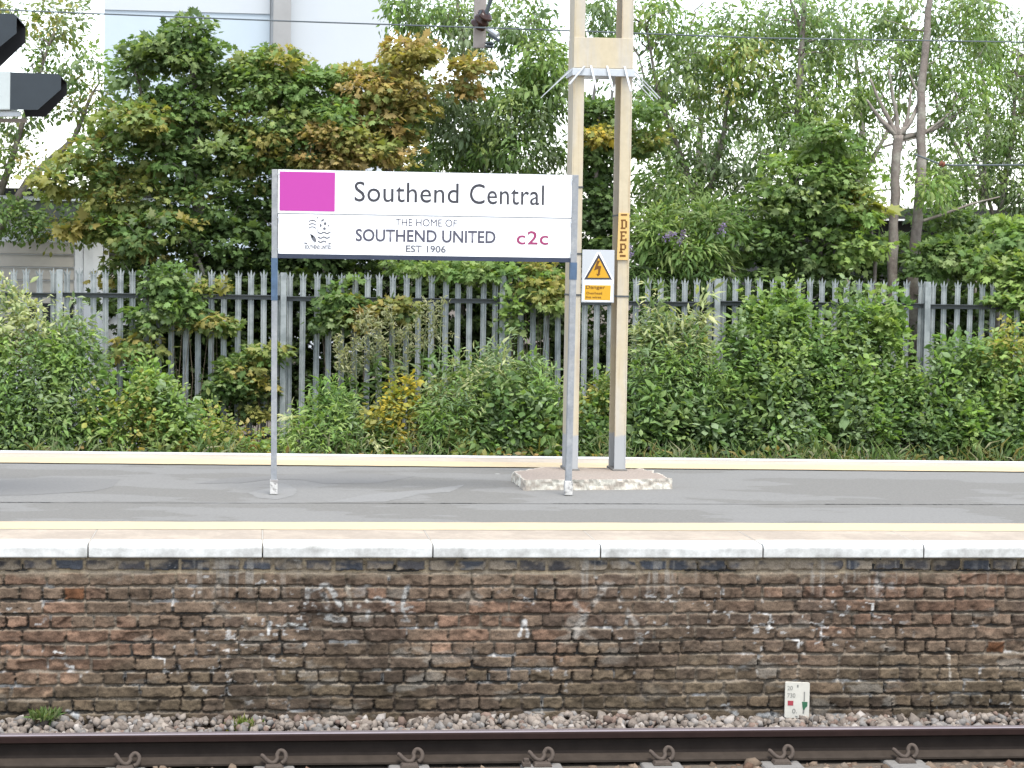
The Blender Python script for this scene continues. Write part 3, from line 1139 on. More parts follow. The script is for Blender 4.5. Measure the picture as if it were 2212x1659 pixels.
# ------------------------------------------------------------------ mast and plinth
PLZ = 0.068
plinth_px = [(1109, 1019), (1137, 1038), (1162, 1036), (1250, 1036.5), (1452, 1034), (1436, 1028), (1392, 1013), (1180, 1009)]
pt = [PZ(x, y, PLZ) for x, y in plinth_px]
def build_plinth():
    cen = sum(pt, Vector()) / len(pt)
    ring = []
    for i in range(len(pt)):
        a, b = pt[i], pt[(i + 1) % len(pt)]
        k = max(2, int((b - a).length / 0.012))
        for j in range(k):
            ring.append(a.lerp(b, j / k))
    n_ = len(ring)
    V, Fc, C = [], [], []
    rr = []
    for i, p in enumerate(ring):
        out = (p - cen)
        out.z = 0
        out.normalize()
        nz = fbm(np.array([p.x * 9]), np.array([p.y * 9]), 81, 4)[0] - .5
        rr.append((p, out, nz))
    levels = [(0.955, 0.0), (1.0, 0.0), (1.0, -.02), (1.0, -.045), (1.01, -.072)]
    for li, (sc_, dz) in enumerate(levels):
        for p, out, nz in rr:
            nn = fbm(np.array([p.x * 22]), np.array([p.y * 22 + li * 3.1]), 82, 3)[0] - .5
            q = p + out * ((sc_ - 1) * .35 + nz * .06 + (nn * .03 if li else 0)) + Vector((0, 0, dz + (nn * .012 if 0 < li < 4 else 0)))
            V.append(q[:])
            if li == 0:
                C.append((.30, .25, .21))
            else:
                w_ = fbm(np.array([p.x * 14 + li]), np.array([p.y * 14]), 83, 3)[0]
                t = float(np.clip((w_ - .42) / .1, 0, 1)) if li > 1 else 0.15 + .5 * float(np.clip((w_ - .45) / .1, 0, 1))
                a_, b_ = np.array([.66, .63, .54]), np.array([.34, .29, .24])
                C.append(tuple(a_ + (b_ - a_) * t * .8))
    for li in range(len(levels) - 1):
        for i in range(n_):
            j = (i + 1) % n_
            Fc.append((li * n_ + i, li * n_ + j, (li + 1) * n_ + j, (li + 1) * n_ + i))
    me = bpy.data.meshes.new("concrete_plinth")
    V.append((cen.x, cen.y, PLZ + .002))
    C.append((.29, .25, .21))
    Fc += [(i, len(V) - 1, (i + 1) % n_) for i in range(n_)]
    me.from_pydata(V, [], Fc)
    at = me.color_attributes.new("Col", 'FLOAT_COLOR', 'POINT')
    at.data.foreach_set("color", np.array([(*c, 1) for c in C], dtype=np.float32).ravel())
    o = obj("concrete_plinth", me, M['plinth'])
    tag(o, "low concrete plinth with chipped white painted edge under the mast", "plinth")


M['plinth'] = vcol_mat("plinth_concrete", .9, .2, .2, 60, .3)
build_plinth()

MY = 3.66
leg_d = 0.27
xl0, xl1 = PY(1235.5, 368, MY).x, PY(1259.2, 368, MY).x
xr0, xr1 = PY(1338.0, 368, MY).x, PY(1362.8, 368, MY).x
mast = thing("overhead_line_mast", "cream steel twin-legged overhead line mast on the concrete plinth", "mast", ((xl0 + xr1) / 2, MY, PLZ))
MT = 5.6
for side, x0, x1 in ((-1, xl0, xl1), (1, xr0, xr1)):
    l = MB()
    if side < 0:
        l.box(x0, x0 + .011, MY + .0, MY + leg_d, PLZ, MT)
        l.box(x0 + .011, x1, MY, MY + .014, PLZ, MT)
        l.box(x0 + .011, x1, MY + leg_d - .014, MY + leg_d, PLZ, MT)
    else:
        l.box(x1 - .011, x1, MY + .0, MY + leg_d, PLZ, MT)
        l.box(x0, x1 - .011, MY, MY + .014, PLZ, MT)
        l.box(x0, x1 - .011, MY + leg_d - .014, MY + leg_d, PLZ, MT)
    l.build("leg", M['mast'], mast, bevel=0.0025)
    sh = MB()
    sh.box(x0 - .012, x1 + .012, MY - .012, MY + leg_d + .012, PLZ - .004, PLZ + .014)
    sh.build("base_shoe", M['concrete'], mast, bevel=0.004)
zc0, zc1 = PY(1292, 147.5, MY).z, PY(1292, 81.5, MY).z
for z0, z1 in ((zc0, zc1), (zc1 + 1.0, zc1 + 1.25)):
    for y0_, y1_ in ((MY - .011, MY - .0015), (MY + leg_d + .0015, MY + leg_d + .011)):
        b = MB()
        b.box(xl0 - .001, xr1 + .001, y0_, y1_, z0, z1)
        b.build("batten_plate", M['mast'], mast, bevel=0.002)
# straps
for zp, leg in ((PY(1230, 637, MY).z, 0), (PY(1340, 640, MY).z, 1), (PY(1240, 548, MY).z, 0), (PY(1335, 465, MY).z, 1), (PY(1240, 404, MY).z, 0)):
    x0, x1 = (xl0, xl1) if leg == 0 else (xr0, xr1)
    b = MB()
    b.box(x0 - .004, x1 + .004, MY - .004, MY - .001, zp - .006, zp + .006)
    b.box(x0 - .0045, x0 - .0015, MY - .001, MY + leg_d + .003, zp - .006, zp + .006)
    b.box(x1 + .0015, x1 + .0045, MY - .001, MY + leg_d + .003, zp - .006, zp + .006)
    b.build("strap", M['galv_dark'], mast)
# boom and drop post over the far track
bm_ = MB()
bm_.box((xl0 + xr1) / 2 - .12, (xl0 + xr1) / 2 + .12, MY + .02, 14.0, MT - .3, MT - .05)
bm_.build("boom", M['mast'], mast)
DY = 12.9
dp0, dp1 = PY(1035.5, 104, DY), PY(1037.5, 0, DY)
d = MB()
wd_ = 11.5 * mpp(DY)
top = Vector((dp1.x + (dp1.x - dp0.x) * .5, DY, MT - .2))
for a, b_, w0, w1 in ((dp0, top, wd_ * 1.12, wd_),):
    for q0, q1 in ((a, b_),):
        d.poly([q0 + Vector((-w0, -.05, 0)), q0 + Vector((w0, -.05, 0)), q0 + Vector((w0, .05, 0)), q0 + Vector((-w0, .05, 0)),
                q1 + Vector((-w1, -.05, 0)), q1 + Vector((w1, -.05, 0)), q1 + Vector((w1, .05, 0)), q1 + Vector((-w1, .05, 0))],
               [(0, 3, 2, 1), (4, 5, 6, 7), (0, 1, 5, 4), (1, 2, 6, 5), (2, 3, 7, 6), (3, 0, 4, 7)])
M['drop'] = mat("weathered_cream_steel", (0.42, 0.37, 0.33), 0.7, noise=.12)
d.build("drop_post", M['drop'], mast)
ins = MB()
i0 = PY(1037, 52, DY - .1)
def shed_stack(mb, p0, p1, r0, r1, k):
    p0, p1 = Vector(p0), Vector(p1)
    pts, rad = [], []
    for j in range(k):
        for f_, r in ((0.0, r0), (0.35, r1), (0.6, r1 * .9), (0.95, r0)):
            pts.append(p0.lerp(p1, (j + f_) / k))
            rad.append(r)
    mb.tube(pts, rad, 12)
shed_stack(ins, PY(1030, 58, DY - .12), PY(1052, 28, DY - .25), .05, .095, 3)
ins.build("insulator", M['insul'], mast, smooth=True)
arm = MB()
arm.tube([PY(1050, 30, DY - .25), PY(1062, -6, DY - .3), PY(1075, -45, DY - .3)], .022, 8)
arm.tube([PY(1040, 22, DY - .27), PY(1036, 32, DY - .27), PY(1042, 40, DY - .27), PY(1052, 38, DY - .27)], .014, 6)
arm.build("registration_arm", M['wire'], mast)
arm = MB()
arm.tube([PY(1054, 62, DY - .2), PY(1076, 76, DY - .3)], .028, 8)
arm.build("pale_rod", M['galv_bright'], mast)
arm = MB()
arm.tube([PY(1056, 74, DY - .15), PY(1078, 88, DY - .25)], .02, 8)
shed_stack(arm, PY(1057, 104, DY - .15), PY(1058, 90, DY - .15), .03, .06, 2)
arm.build("clamp", M['wire'], mast)
# anti-climb guard
gd = thing("anti_climb_guard", "galvanised anti-climb guard of spikes clamped round the mast", "spike guard", ((xl0 + xr1) / 2, MY, zc0))
gz1, gz0 = zc0 - .004, zc0 - .056
b = MB()
gx0, gx1, gy0, gy1 = xl0 - .012, xr1 + .012, MY - .028, MY + leg_d + .028
b.box(gx0, gx1, gy0, gy0 + .012, gz0, gz1)
b.box(gx0, gx1, gy1 - .012, gy1, gz0, gz1)
b.box(gx0, gx0 + .012, gy0 + .012, gy1 - .012, gz0, gz1)
b.box(gx1 - .012, gx1, gy0 + .012, gy1 - .012, gz0, gz1)
b.build("band", M['galv_bright'], gd, bevel=.002)
def spike(p, v, w=.020):
    s_ = MB()
    p, v = Vector(p), Vector(v)
    s_.bar(p - v * .12, p + v, w, .006)
    s_.build("spike", M['galv_bright'], gd)
for fx in (.30, .56, .84):
    spike((gx0 + (gx1 - gx0) * fx, gy0 - .005, gz1), (.028, -.10, -.165), .014)
for fy in (.1, .42, .9):
    yy = gy0 + (gy1 - gy0) * fy
    spike((gx0 - .004, yy, gz1 - .012), (-.20 + .02 * fy, 0.02 - .06 * (fy < .1), -.185), .018)
    spike((gx1 + .004, yy, gz1 - .012), (.19, 0.02, -.185), .015)
for fx in (.2, .5, .8):
    spike((gx0 + (gx1 - gx0) * fx, gy1 + .005, gz1), (0, .17, -.185))
spike((gx0 + .075, gy0 - .004, gz1), (-.11, -.08, -.125), .015)

# warning sign
WY = MY - .014
ws = thing("warning_sign", "pale warning sign with yellow lightning triangle strapped to the mast", "warning sign", PY(1293, 655, WY))
def wq(zx, zy):
    return ((1780 + zx / 6.382) * .6777, (740 + zy / 6.382) * .6777)
w_ = MB()
flat(w_, [wq(*p) for p in ((490, 355), (1142, 366), (1128, 1436), (466, 1428))], WY, .006)
w_.build("plate", M['sign_grey'], ws, bevel=.0015)
def wpart(name, pts, m, k):
    q_ = MB()
    flat(q_, [wq(*p) for p in pts], WY - .0012 * k, .001)
    return q_.build(name, m, ws)
wpart("white_border", [(785, 410), (850, 410), (1120, 975), (1115, 1050), (510, 1050), (505, 975)], M['sign_white'], 1)
wpart("white_field", [(505, 1000), (1105, 1005), (1095, 1415), (490, 1405)], M['sign_white'], 2)
wpart("triangle", [(820, 440), (1092, 965), (522, 960)], M['ink'], 3)
wpart("triangle", [(820, 525), (1035, 930), (590, 926)], M['amber'], 4)
wpart("lightning_bolt", [(790, 575), (845, 580), (800, 680), (870, 690), (840, 850), (855, 850), (800, 900), (770, 845), (800, 850), (812, 745), (725, 775)], M['brown_ink'], 5)
wpart("text_panel", [(535, 1075), (1068, 1080), (1056, 1388), (528, 1378)], M['amber'], 3)
for t_, y0, y1, x0, x1 in (("Danger", 1085, 1172, 560, 950), ("Overhead", 1215, 1265, 565, 885), ("live wires", 1298, 1345, 555, 870)):
    a, b_ = wq(x0, y0), wq(x1, y1)
    put_text("lettering", t_, a[0], a[1], b_[0], b_[1], WY - .0052, M['brown_ink'], ws, .01)

# DEP plate
ds = thing("letter_plate", "narrow yellow plate lettered DEP on the right mast leg", "sign plate", PY(1346, 562, MY - .006))
def dq(zx, zy):
    return ((1760 + zx / 5.53) * .6777, (560 + zy / 5.53) * .6777)
DPY = MY - .011
k = MB()
flat(k, [dq(*p) for p in ((1172, 655), (1362, 660), (1335, 1488), (1142, 1485))], DPY, .008)
k.build("plate", M['dep_yellow'], ds, bevel=.001)
k = MB()
def dr(pts):
    flat(k, [dq(*p) for p in pts], DPY - .0015, .001)
def rect(x0, y0, x1, y1):
    dr([(x0, y0), (x1, y0), (x1, y1), (x0, y1)])
rect(1212, 675, 1322, 703)
rect(1192, 1395, 1296, 1430)
# D
rect(1212, 772, 1300, 798); rect(1208, 912, 1292, 938); rect(1220, 798, 1250, 912); rect(1290, 798, 1322, 912)
# E
rect(1200, 978, 1314, 1004); rect(1196, 1122, 1312, 1150); rect(1208, 1004, 1238, 1122); rect(1238, 1048, 1280, 1072); rect(1290, 1004, 1312, 1022); rect(1288, 1104, 1312, 1122)
# P
rect(1196, 1195, 1290, 1222); rect(1196, 1285, 1284, 1310); rect(1200, 1222, 1230, 1345); rect(1276, 1222, 1306, 1285); rect(1180, 1338, 1246, 1362)
k.build("lettering", M['brown_ink'], ds)

# ------------------------------------------------------------------ colour light signal, seen from the side
GYN, GYF = 1.9, 2.3
sg = thing("railway_signal", "dark hooded railway signal poking in at the top left corner", "signal", (PZ(-90, 1050, 0).x, 2.1, 0))
def gq(zx, zy, Y):
    return PY(zx * .1634, zy * .1634, Y)
def hood(near, far, name):
    h = MB()
    n_ = len(near)
    a = [gq(x, y, GYN) for x, y in near]
    b_ = [gq(x, y, GYF) for x, y in far]
    h.poly(a, [tuple(range(n_))], 0)
    h.poly(b_, [tuple(range(n_ - 1, -1, -1))], 1)
    for i in range(n_):                     # roof, nose chamfer; the mouth and underside stay open
        if i in (0, 1):
            j = (i + 1) % n_
            h.poly([a[i], a[j], b_[j], b_[i]], [(0, 1, 2, 3)], 0)
    o = h.build(name, [M['hood'], M['black']], sg)
    md = o.modifiers.new("thickness", 'SOLIDIFY')
    md.thickness = .004
    return o
hood([(140, 955), (770, 978), (808, 1010), (806, 1182), (500, 1452), (128, 1450)], [(180, 1000), (800, 1020), (884, 1092), (884, 1245), (600, 1545), (338, 1545)], "signal_hood")
hood([(-420, 170), (185, 182), (220, 215), (218, 440), (-40, 650), (-420, 650)], [(-380, 205), (245, 225), (336, 350), (336, 560), (-10, 890), (-380, 890)], "signal_hood")
hb = MB()
hb.prism([gq(-500, 925, GYN - .01), gq(138, 935, GYN - .01), gq(132, 1456, GYN - .01), gq(-500, 1450, GYN - .01)], (0, .44, 0))
hb.prism([gq(-900, 120, GYN - .01), gq(-420, 130, GYN - .01), gq(-420, 700, GYN - .01), gq(-900, 700, GYN - .01)], (0, .44, 0))
hb.build("signal_housing", M['pale_box'], sg, bevel=.008)
hb = MB()
hb.prism([gq(-600, 1466, GYN + .02), gq(272, 1472, GYN + .02), gq(268, 1540, GYN + .02), gq(-600, 1536, GYN + .02)], (0, .05, 0))
hb.build("bracket", M['galv_bright'], sg, bevel=.003)
hb = MB()
hb.prism([gq(-600, 1560, GYF), gq(352, 1566, GYF), gq(350, 1618, GYF), gq(-600, 1612, GYF)], (0, .05, 0))
hb.build("bracket", M['drop'], sg, bevel=.003)
hb = MB()
xm = gq(-700, 1500, 2.1).x
hb.tube([(xm, 2.1, 0), (xm, 2.1, gq(-700, 300, 2.1).z)], .07, 16)
hb.build("signal_post", M['post'], sg, smooth=True)

# ------------------------------------------------------------------ track datum plate on the bricks
dpn = thing("track_plate", "small ivory track plate with red square and green mark on the brick wall", "track plate", PY(1722, 1552, -.02))
def tq(zx, zy):
    return ((2440 + zx / 10.37) * .6777, (2150 + zy / 10.37) * .6777)
TY = -.028
k = MB()
flat(k, [tq(*p) for p in ((660, 265), (690, 242), (1440, 268), (1470, 295), (1440, 1420), (1410, 1450), (690, 1440), (625, 1415))], TY, .012)
k.build("plate", M['plate'], dpn, bevel=.002)
def tpart(name, pts, m):
    q_ = MB()
    flat(q_, [tq(*p) for p in pts], TY - .0015, .0012)
    q_.build(name, m, dpn)
M['faint_ink'] = mat("faint_ink", (.22, .22, .20), .7)
tpart("red_square", [(738, 865), (925, 870), (918, 1025), (735, 1022)], M['red'])
tpart("green_arrow", [(1205, 900), (1390, 910), (1385, 1045), (1310, 1110), (1290, 1170), (1240, 1170), (1225, 1080)], M['green'])
tpart("slot", [(1268, 570), (1308, 572), (1300, 890), (1264, 890)], M['faint_ink'])
tpart("slot", [(1235, 1160), (1290, 1160), (1275, 1290), (1225, 1285)], M['faint_ink'])
tpart("screw", [(1045, 340), (1095, 340), (1095, 430), (1045, 430)], M['faint_ink'])
tpart("screw", [(975, 1360), (1070, 1370), (1050, 1410), (1000, 1400)], M['faint_ink'])
for t_, x0, y0, x1, y1 in (("20", 725, 375, 900, 520), ("730", 720, 620, 985, 765), ("0.", 880, 1130, 1040, 1280)):
    a, b_ = tq(x0, y0), tq(x1, y1)
    put_text("lettering", t_, a[0], a[1], b_[0], b_[1], TY - .0018, M['faint_ink'], dpn, .0)

# ------------------------------------------------------------------ overhead wires
def wire_pts(px, Y):
    return [PY(x, y, Y) for x, y in px]
w = MB()
w.tube(wire_pts([(-400, 4), (180, 28.5), (590, 44.5), (1240, 66.5), (1640, 82), (2212, 91), (2700, 97)], 7.0), .0062, 6)
tag(w.build("overhead_wire", M['wire']), "thin grey overhead line wire crossing the top of the view", "wire")
w = thing("stay_wire", "thin stay wire with an orange insulator among the right-hand branches", "wire", PY(2035, 355, 15.0))
k = MB()
k.tube(wire_pts([(1975, 333), (2030, 354), (2060, 357), (2230, 356), (2500, 350)], 15.0), .011, 6)
k.build("wire", M['wire'], w)
k = MB()
shed_stack(k, PY(2030, 352, 14.98), PY(2041, 357, 14.98), .02, .042, 2)
M['orange'] = mat("orange_insulator", (.22, .085, .05), .5)
k.build("insulator", M['orange'], w)

# ------------------------------------------------------------------ palisade fence
FYY = 14.5
fz_l, fz_r = PY(0, 590, FYY), PY(2190, 607, FYY)
def ftop(x):
    return 1.43
fence_base = -1.0
fence = thing("palisade_fence", "grey galvanised palisade fence with three-pointed pales behind the weeds", "fence", (PY(1106, 640, FYY).x, FYY, fence_base))
fs0 = PY(1547, 700, FYY).x
BAY = PY(2000, 700, FYY).x - fs0
posts = [fs0 + BAY * k for k in range(-4, 4)]
z_off = lambda x: (PY(1547, 590 + 8, FYY).z)
ztop_c = PY(1100, 592, FYY).z
def pale(mb, x, zt, lean):
    w = .034
    y = FYY + .03
    # W-section: shallow folded sheet
    prof = [(-w, .012), (-w * .55, 0), (-w * .2, .010), (w * .2, .010), (w * .55, 0), (w, .012)]
    zb = fence_base + .05
    zs = zt - .085
    th = .004
    n_ = len(prof)
    lo = [(x + a, y - b, zb) for a, b in prof]
    hi = [(x + a + lean, y - b, zs) for a, b in prof]
    for off in (0, th):
        mb.poly([(p[0], p[1] + off, p[2]) for p in lo + hi], [(i, i + 1, n_ + i + 1, n_ + i) for i in range(n_ - 1)])
    # splayed triple point
    xc = x + lean
    def tri(x0, x1, xt, zt_, spread):
        mb.prism([(xc + x0, y - .008, zs), (xc + x1, y - .008, zs), (xc + x1 * .9 + xt * .35, y - .008 - spread * .3, zs + (zt_ - zs) * .55), (xc + xt, y - .008 - spread, zt_), (xc + x0 * .9 + xt * .35, y - .008 - spread * .3, zs + (zt_ - zs) * .5)], (0, th, 0))
    tri(-w, -w * .25, -w * 1.2, zt - .026, .012)
    tri(-w * .32, w * .32, 0, zt, 0)
    tri(w * .25, w, w * 1.2, zt - .026, .012)
for bi in range(len(posts) - 1):
    x0, x1 = posts[bi], posts[bi + 1]
    mb = MB()
    npl = 17
    zt_bay = ztop_c + random.uniform(-.012, .012)
    for i in range(npl):
        x = x0 + (i + .5) * (x1 - x0) / npl
        pale(mb, x + random.uniform(-.006, .006), zt_bay + random.uniform(-.010, .010), random.gauss(0, .009))
    mb.build("pale_panel", M['galv'], fence)
    for zz in (zt_bay - .30, fence_base + .45):
        rl = MB()
        rl.box(x0 + .03, x1 - .03, FYY - .035, FYY + .015, zz - .004, zz + .004, 0)
        rl.box(x0 + .03, x1 - .03, FYY + .006, FYY + .0145, zz - .05, zz - .004, 0)
        rl.build("cross_rail", M['galv_dark'], fence)
for x in posts:
    p = MB()
    p.box(x - .034, x + .034, FYY - .06, FYY - .052, fence_base - .06, ztop_c - .02)
    p.box(x - .034, x + .034, FYY - .002, FYY + .006, fence_base - .06, ztop_c - .02)
    p.box(x - .004, x + .004, FYY - .052, FYY - .002, fence_base - .06, ztop_c - .02)
    p.build("fence_post", M['galv'], fence)

# ------------------------------------------------------------------ buildings behind the fence
M['clad'] = mat("cream_cladding", (.50, .47, .41), .6, noise=.08)
M['white_clad'] = mat("white_cladding", (.68, .70, .71), .6, noise=.06)
M['shade_grey'] = mat("fascia_shadow_grey", (.26, .27, .26), .7, noise=.1)  # fascia grey has the shadow band below the roof put into it
M['roof_dark'] = mat("dark_roof", (.04, .042, .045), .7, noise=.2)
M['glass'] = mat("dark_window_glass", (.03, .035, .04), .12, 0, .5)
HY = 18.6
hut = thing("cabin", "white clad cabin with flat roof and louvres behind the fence", "cabin", PY(120, 980, HY))
def hb_box(name, x0, x1, y0, y1, Yf, Yb, m, parent):
    k = MB()
    a, b_ = PY(x0, (y0 + y1) / 2, Yf).x, PY(x1, (y0 + y1) / 2, Yf).x
    zt_, zb_ = PY((x0 + x1) / 2, y0, Yf).z, PY((x0 + x1) / 2, y1, Yf).z
    k.box(a, b_, Yf, Yb, zb_, zt_)
    return k.build(name, m, parent)
hb_box("wall", -500, 330, 470, 1010, HY, HY + 4, M['white_clad'], hut)
hb_box("roof", -530, 345, 404, 419, HY - .35, HY + 4.2, M['roof_dark'], hut)
hb_box("gutter", -530, 345, 420, 430, HY - .33, HY - .22, M['white_clad'], hut)
hb_box("fascia", -520, 340, 430, 470, HY - .2, HY + .02, M['shade_grey'], hut)
bd_ = MB()
for i in range(9):
    y0 = 520 + i * 28
    a, b_ = PY(-500, y0, HY).x, PY(160, y0, HY).x
    z0_, z1_ = PY(-100, y0 + 25, HY).z, PY(-100, y0, HY).z
    bd_.prism([(a, HY - .004, z1_), (a, HY - .035, z0_ + .004), (a, HY - .035, z0_), (a, HY - .004, z0_)], (b_ - a, 0, 0))
bd_.build("weatherboard", M['clad'], hut)
lv = MB()
for i in range(8):
    y0 = 512 + i * 19
    a, b_ = PY(237, y0, HY).x, PY(290, y0, HY).x
    z0_, z1_ = PY(260, y0 + 13, HY).z, PY(260, y0, HY).z
    lv.prism([(a, HY - .01, z1_), (a, HY - .09, z0_ + .01), (a, HY - .09, z0_), (a, HY - .01, z0_)], (b_ - a, 0, 0))
lv.build("louvre", M['clad'], hut)
hb_box("window", 60, 158, 655, 760, HY - .045, HY - .005, M['glass'], hut)
pl_ = MB()
for x0, x1, pr in ((163, 180, .10), (182, 202, .16), (202, 224, .2), (226, 236, .12)):
    a, b_ = PY(x0, 650, HY).x, PY(x1, 650, HY).x
    pl_.box(a, b_, HY - pr, HY - .001, -1.0, PY(200, 470, HY).z)
pl_.build("pilaster", M['white_clad'], hut)

SHY = 20.5
M['shed_wall'] = mat('weathered_dark_boards', (.07, .068, .066), .8, noise=.2)
shed = thing("shed", "dark roofed shed with white eaves line behind the right-hand trees", "shed", PY(2000, 1000, SHY))
hb_box("wall", 1640, 2500, 480, 1000, SHY, SHY + 4, M['shed_wall'], shed)
hb_box("roof", 1620, 2520, 452, 474, SHY - .4, SHY + 4.3, M['roof_dark'], shed)
hb_box("eaves", 1620, 2520, 475, 479, SHY - .42, SHY - .36, M['sign_white'], shed)
hb_box("window", 2076, 2150, 512, 560, SHY - .012, SHY - .002, M['glass'], shed)
hb_box("window", 1840, 1960, 520, 600, SHY - .012, SHY - .002, M['glass'], shed)

BY_ = 44.0
big = thing("building", "large pale blue-white clad building rising behind the left-hand trees", "building", PY(530, 700, BY_))
M['pale_blue'] = mat("pale_blue_cladding", (.52, .605, .665), .5, noise=.05, nscale=.6)
M['pale_white'] = mat("pale_cladding", (.57, .61, .635), .5, noise=.03, nscale=.6)
k = MB()
a, b_ = PY(225, 60, BY_).x, PY(583, 60, BY_).x
c_ = PY(842, 60, BY_).x
zt_ = PY(520, -60, BY_).z
k.box(a, b_, BY_, BY_ + 14, -1, zt_)
k.build("wall", M['pale_blue'], big)
k = MB()
k.box(b_ + .01, c_, BY_ + .05, BY_ + 14, -1, zt_ + .3)
k.build("wall", M['pale_white'], big)
k = MB()
k.box(PY(590, 60, BY_).x, PY(628, 60, BY_).x, BY_ - .5, BY_ + .04, -1, zt_ + 1.5)
k.build("pilaster", mat("pale_concrete_pier", (.36, .36, .35), .8, noise=.1, nscale=2), big)
k = MB()
k.box(a, b_, BY_ - .03, BY_ - .01, zt_ - 1.0, zt_ + .4)
k.build("parapet", M['pale_white'], big)

# ------------------------------------------------------------------ foliage
def T_maple():
    half = [(.10, .02), (.34, -.06), (.30, .12), (.52, .30), (.30, .38), (.40, .72), (.16, .64), (0, 1.0)]
    pts = [(0, 0)] + half + [(-x, y) for x, y in half[-2::-1]]
    pts = [(0, .34)] + pts
    v = np.array([(x, y, -.30 * abs(x) - .18 * max(0, y - .3) ** 1.0) for x, y in pts])
    n_ = len(pts) - 1
    f = np.array([(0, 1 + i, 1 + (i + 1) % n_) for i in range(n_)])
    return v, f


def T_oval(w=.27, droop=.18):
    v = np.array([(0, 0, 0), (w * .8, .28, -.05), (w, .55, -.09), (0, 1, -droop), (-w, .55, -.09), (-w * .8, .28, -.05), (0, .5, .02)])
    f = np.array([(0, 1, 6), (1, 2, 6), (2, 3, 6), (3, 4, 6), (4, 5, 6), (5, 0, 6)])
    return v, f


TPL = {'maple': T_maple(), 'oval': T_oval(.29), 'lance': T_oval(.13, .3), 'ash': T_oval(.19, .35), 'blade': T_oval(.035, .45)}


def nrm(a):
    return a / (np.linalg.norm(a, axis=-1, keepdims=True) + 1e-9)


PAL = {
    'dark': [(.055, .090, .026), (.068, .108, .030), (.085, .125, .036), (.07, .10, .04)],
    'mid': [(.105, .165, .040), (.135, .190, .050), (.155, .205, .060), (.085, .135, .038), (.18, .215, .075)],
    'bright': [(.150, .225, .042), (.19, .255, .050), (.125, .200, .042), (.225, .27, .07)],
    'olive': [(.195, .185, .055), (.225, .195, .055), (.165, .175, .055), (.25, .20, .065), (.13, .16, .05)],
    'brown': [(.240, .170, .068), (.27, .185, .072), (.21, .17, .065), (.18, .175, .062), (.28, .215, .10)],
    'grey': [(.125, .165, .085), (.150, .190, .105), (.180, .215, .125), (.105, .145, .075)],
    'deep_shade': [(.030, .050, .016), (.036, .058, .018), (.045, .068, .022)],  # leaf tones darkened to stand for the shade behind the fence
    'yellow': [(.38, .28, .045), (.30, .26, .05), (.42, .31, .05), (.24, .24, .06)],
    'pale': [(.27, .28, .17), (.32, .31, .20), (.23, .25, .14)],
}


for _k, _g in (('dark', (1.08, 1.12, 1.35)), ('mid', (1.02, 1.08, 1.40)), ('bright', (1.02, 1.05, 1.6)), ('grey', (1.06, 1.10, 1.2)), ('olive', (1.12, 1.15, 1.25)), ('brown', (1.1, 1.08, 1.1)), ('pale', (1.15, 1.15, 1.1))):
    PAL[_k] = [tuple(a * b for a, b in zip(c, _g)) for c in PAL[_k]]


def leaves(P_, O, pal, kind, size, up=.7, droop=.35, sat=1.0):
    """leaf mesh arrays: P_ leaf positions, O outward directions, pal (n,3) colours"""
    tv, tf = TPL[kind]
    N = len(P_)
    upv = np.array([0, 0, 1.0])
    t = nrm(O + rng.normal(0, .45, (N, 3)) - upv * droop)
    nn = nrm(upv * up + O * .45 + rng.normal(0, .42, (N, 3)))
    b = nrm(np.cross(t, nn))
    nn = np.cross(b, t)
    s = np.reshape(size, (-1, 1, 1)) * (.5 + .8 * rng.random((N, 1, 1)) ** 1.2)
    V = (tv[None, :, 0:1] * b[:, None] + tv[None, :, 1:2] * t[:, None] + tv[None, :, 2:3] * nn[:, None]) * s + P_[:, None]
    F_ = tf[None] + (np.arange(N) * len(tv))[:, None, None]
    C = np.repeat(pal * rng.uniform(.82, 1.18, (N, 1)), len(tv), 0)
    return V.reshape(-1, 3), F_.reshape(-1, 3), C


class Leafage:
    def __init__(s):
        s.V, s.F, s.C, s.n = [], [], [], 0

    def add(s, V, F_, C):
        s.V.append(V)
        s.F.append(F_ + s.n)
        s.C.append(C)
        s.n += len(V)

    def build(s, name, parent):
        me = mesh_np(name, np.concatenate(s.V), np.concatenate(s.F), np.concatenate(s.C))
        return obj(name, me, M['leaf'], parent)


def clusters(blob, jitter=.35):
    """cluster centres inside an ellipsoid given in photo-grid pixels at depth Y"""
    px, py, rx, ry, Y, dY, k = blob
    u = nrm(rng.normal(0, 1, (k, 3)))
    r = rng.uniform(.25, 1.0, (k, 1)) ** .55
    r = np.where(rng.random((k, 1)) < .13, r * rng.uniform(1.05, 1.4, (k, 1)), r)
    q = u * r
    c = PY(px, py, Y)
    m = mpp(Y)
    P_ = np.array(c)[None] + q * np.array([rx * m, dY, ry * m])
    return P_, q


LEAF_K = 0.84


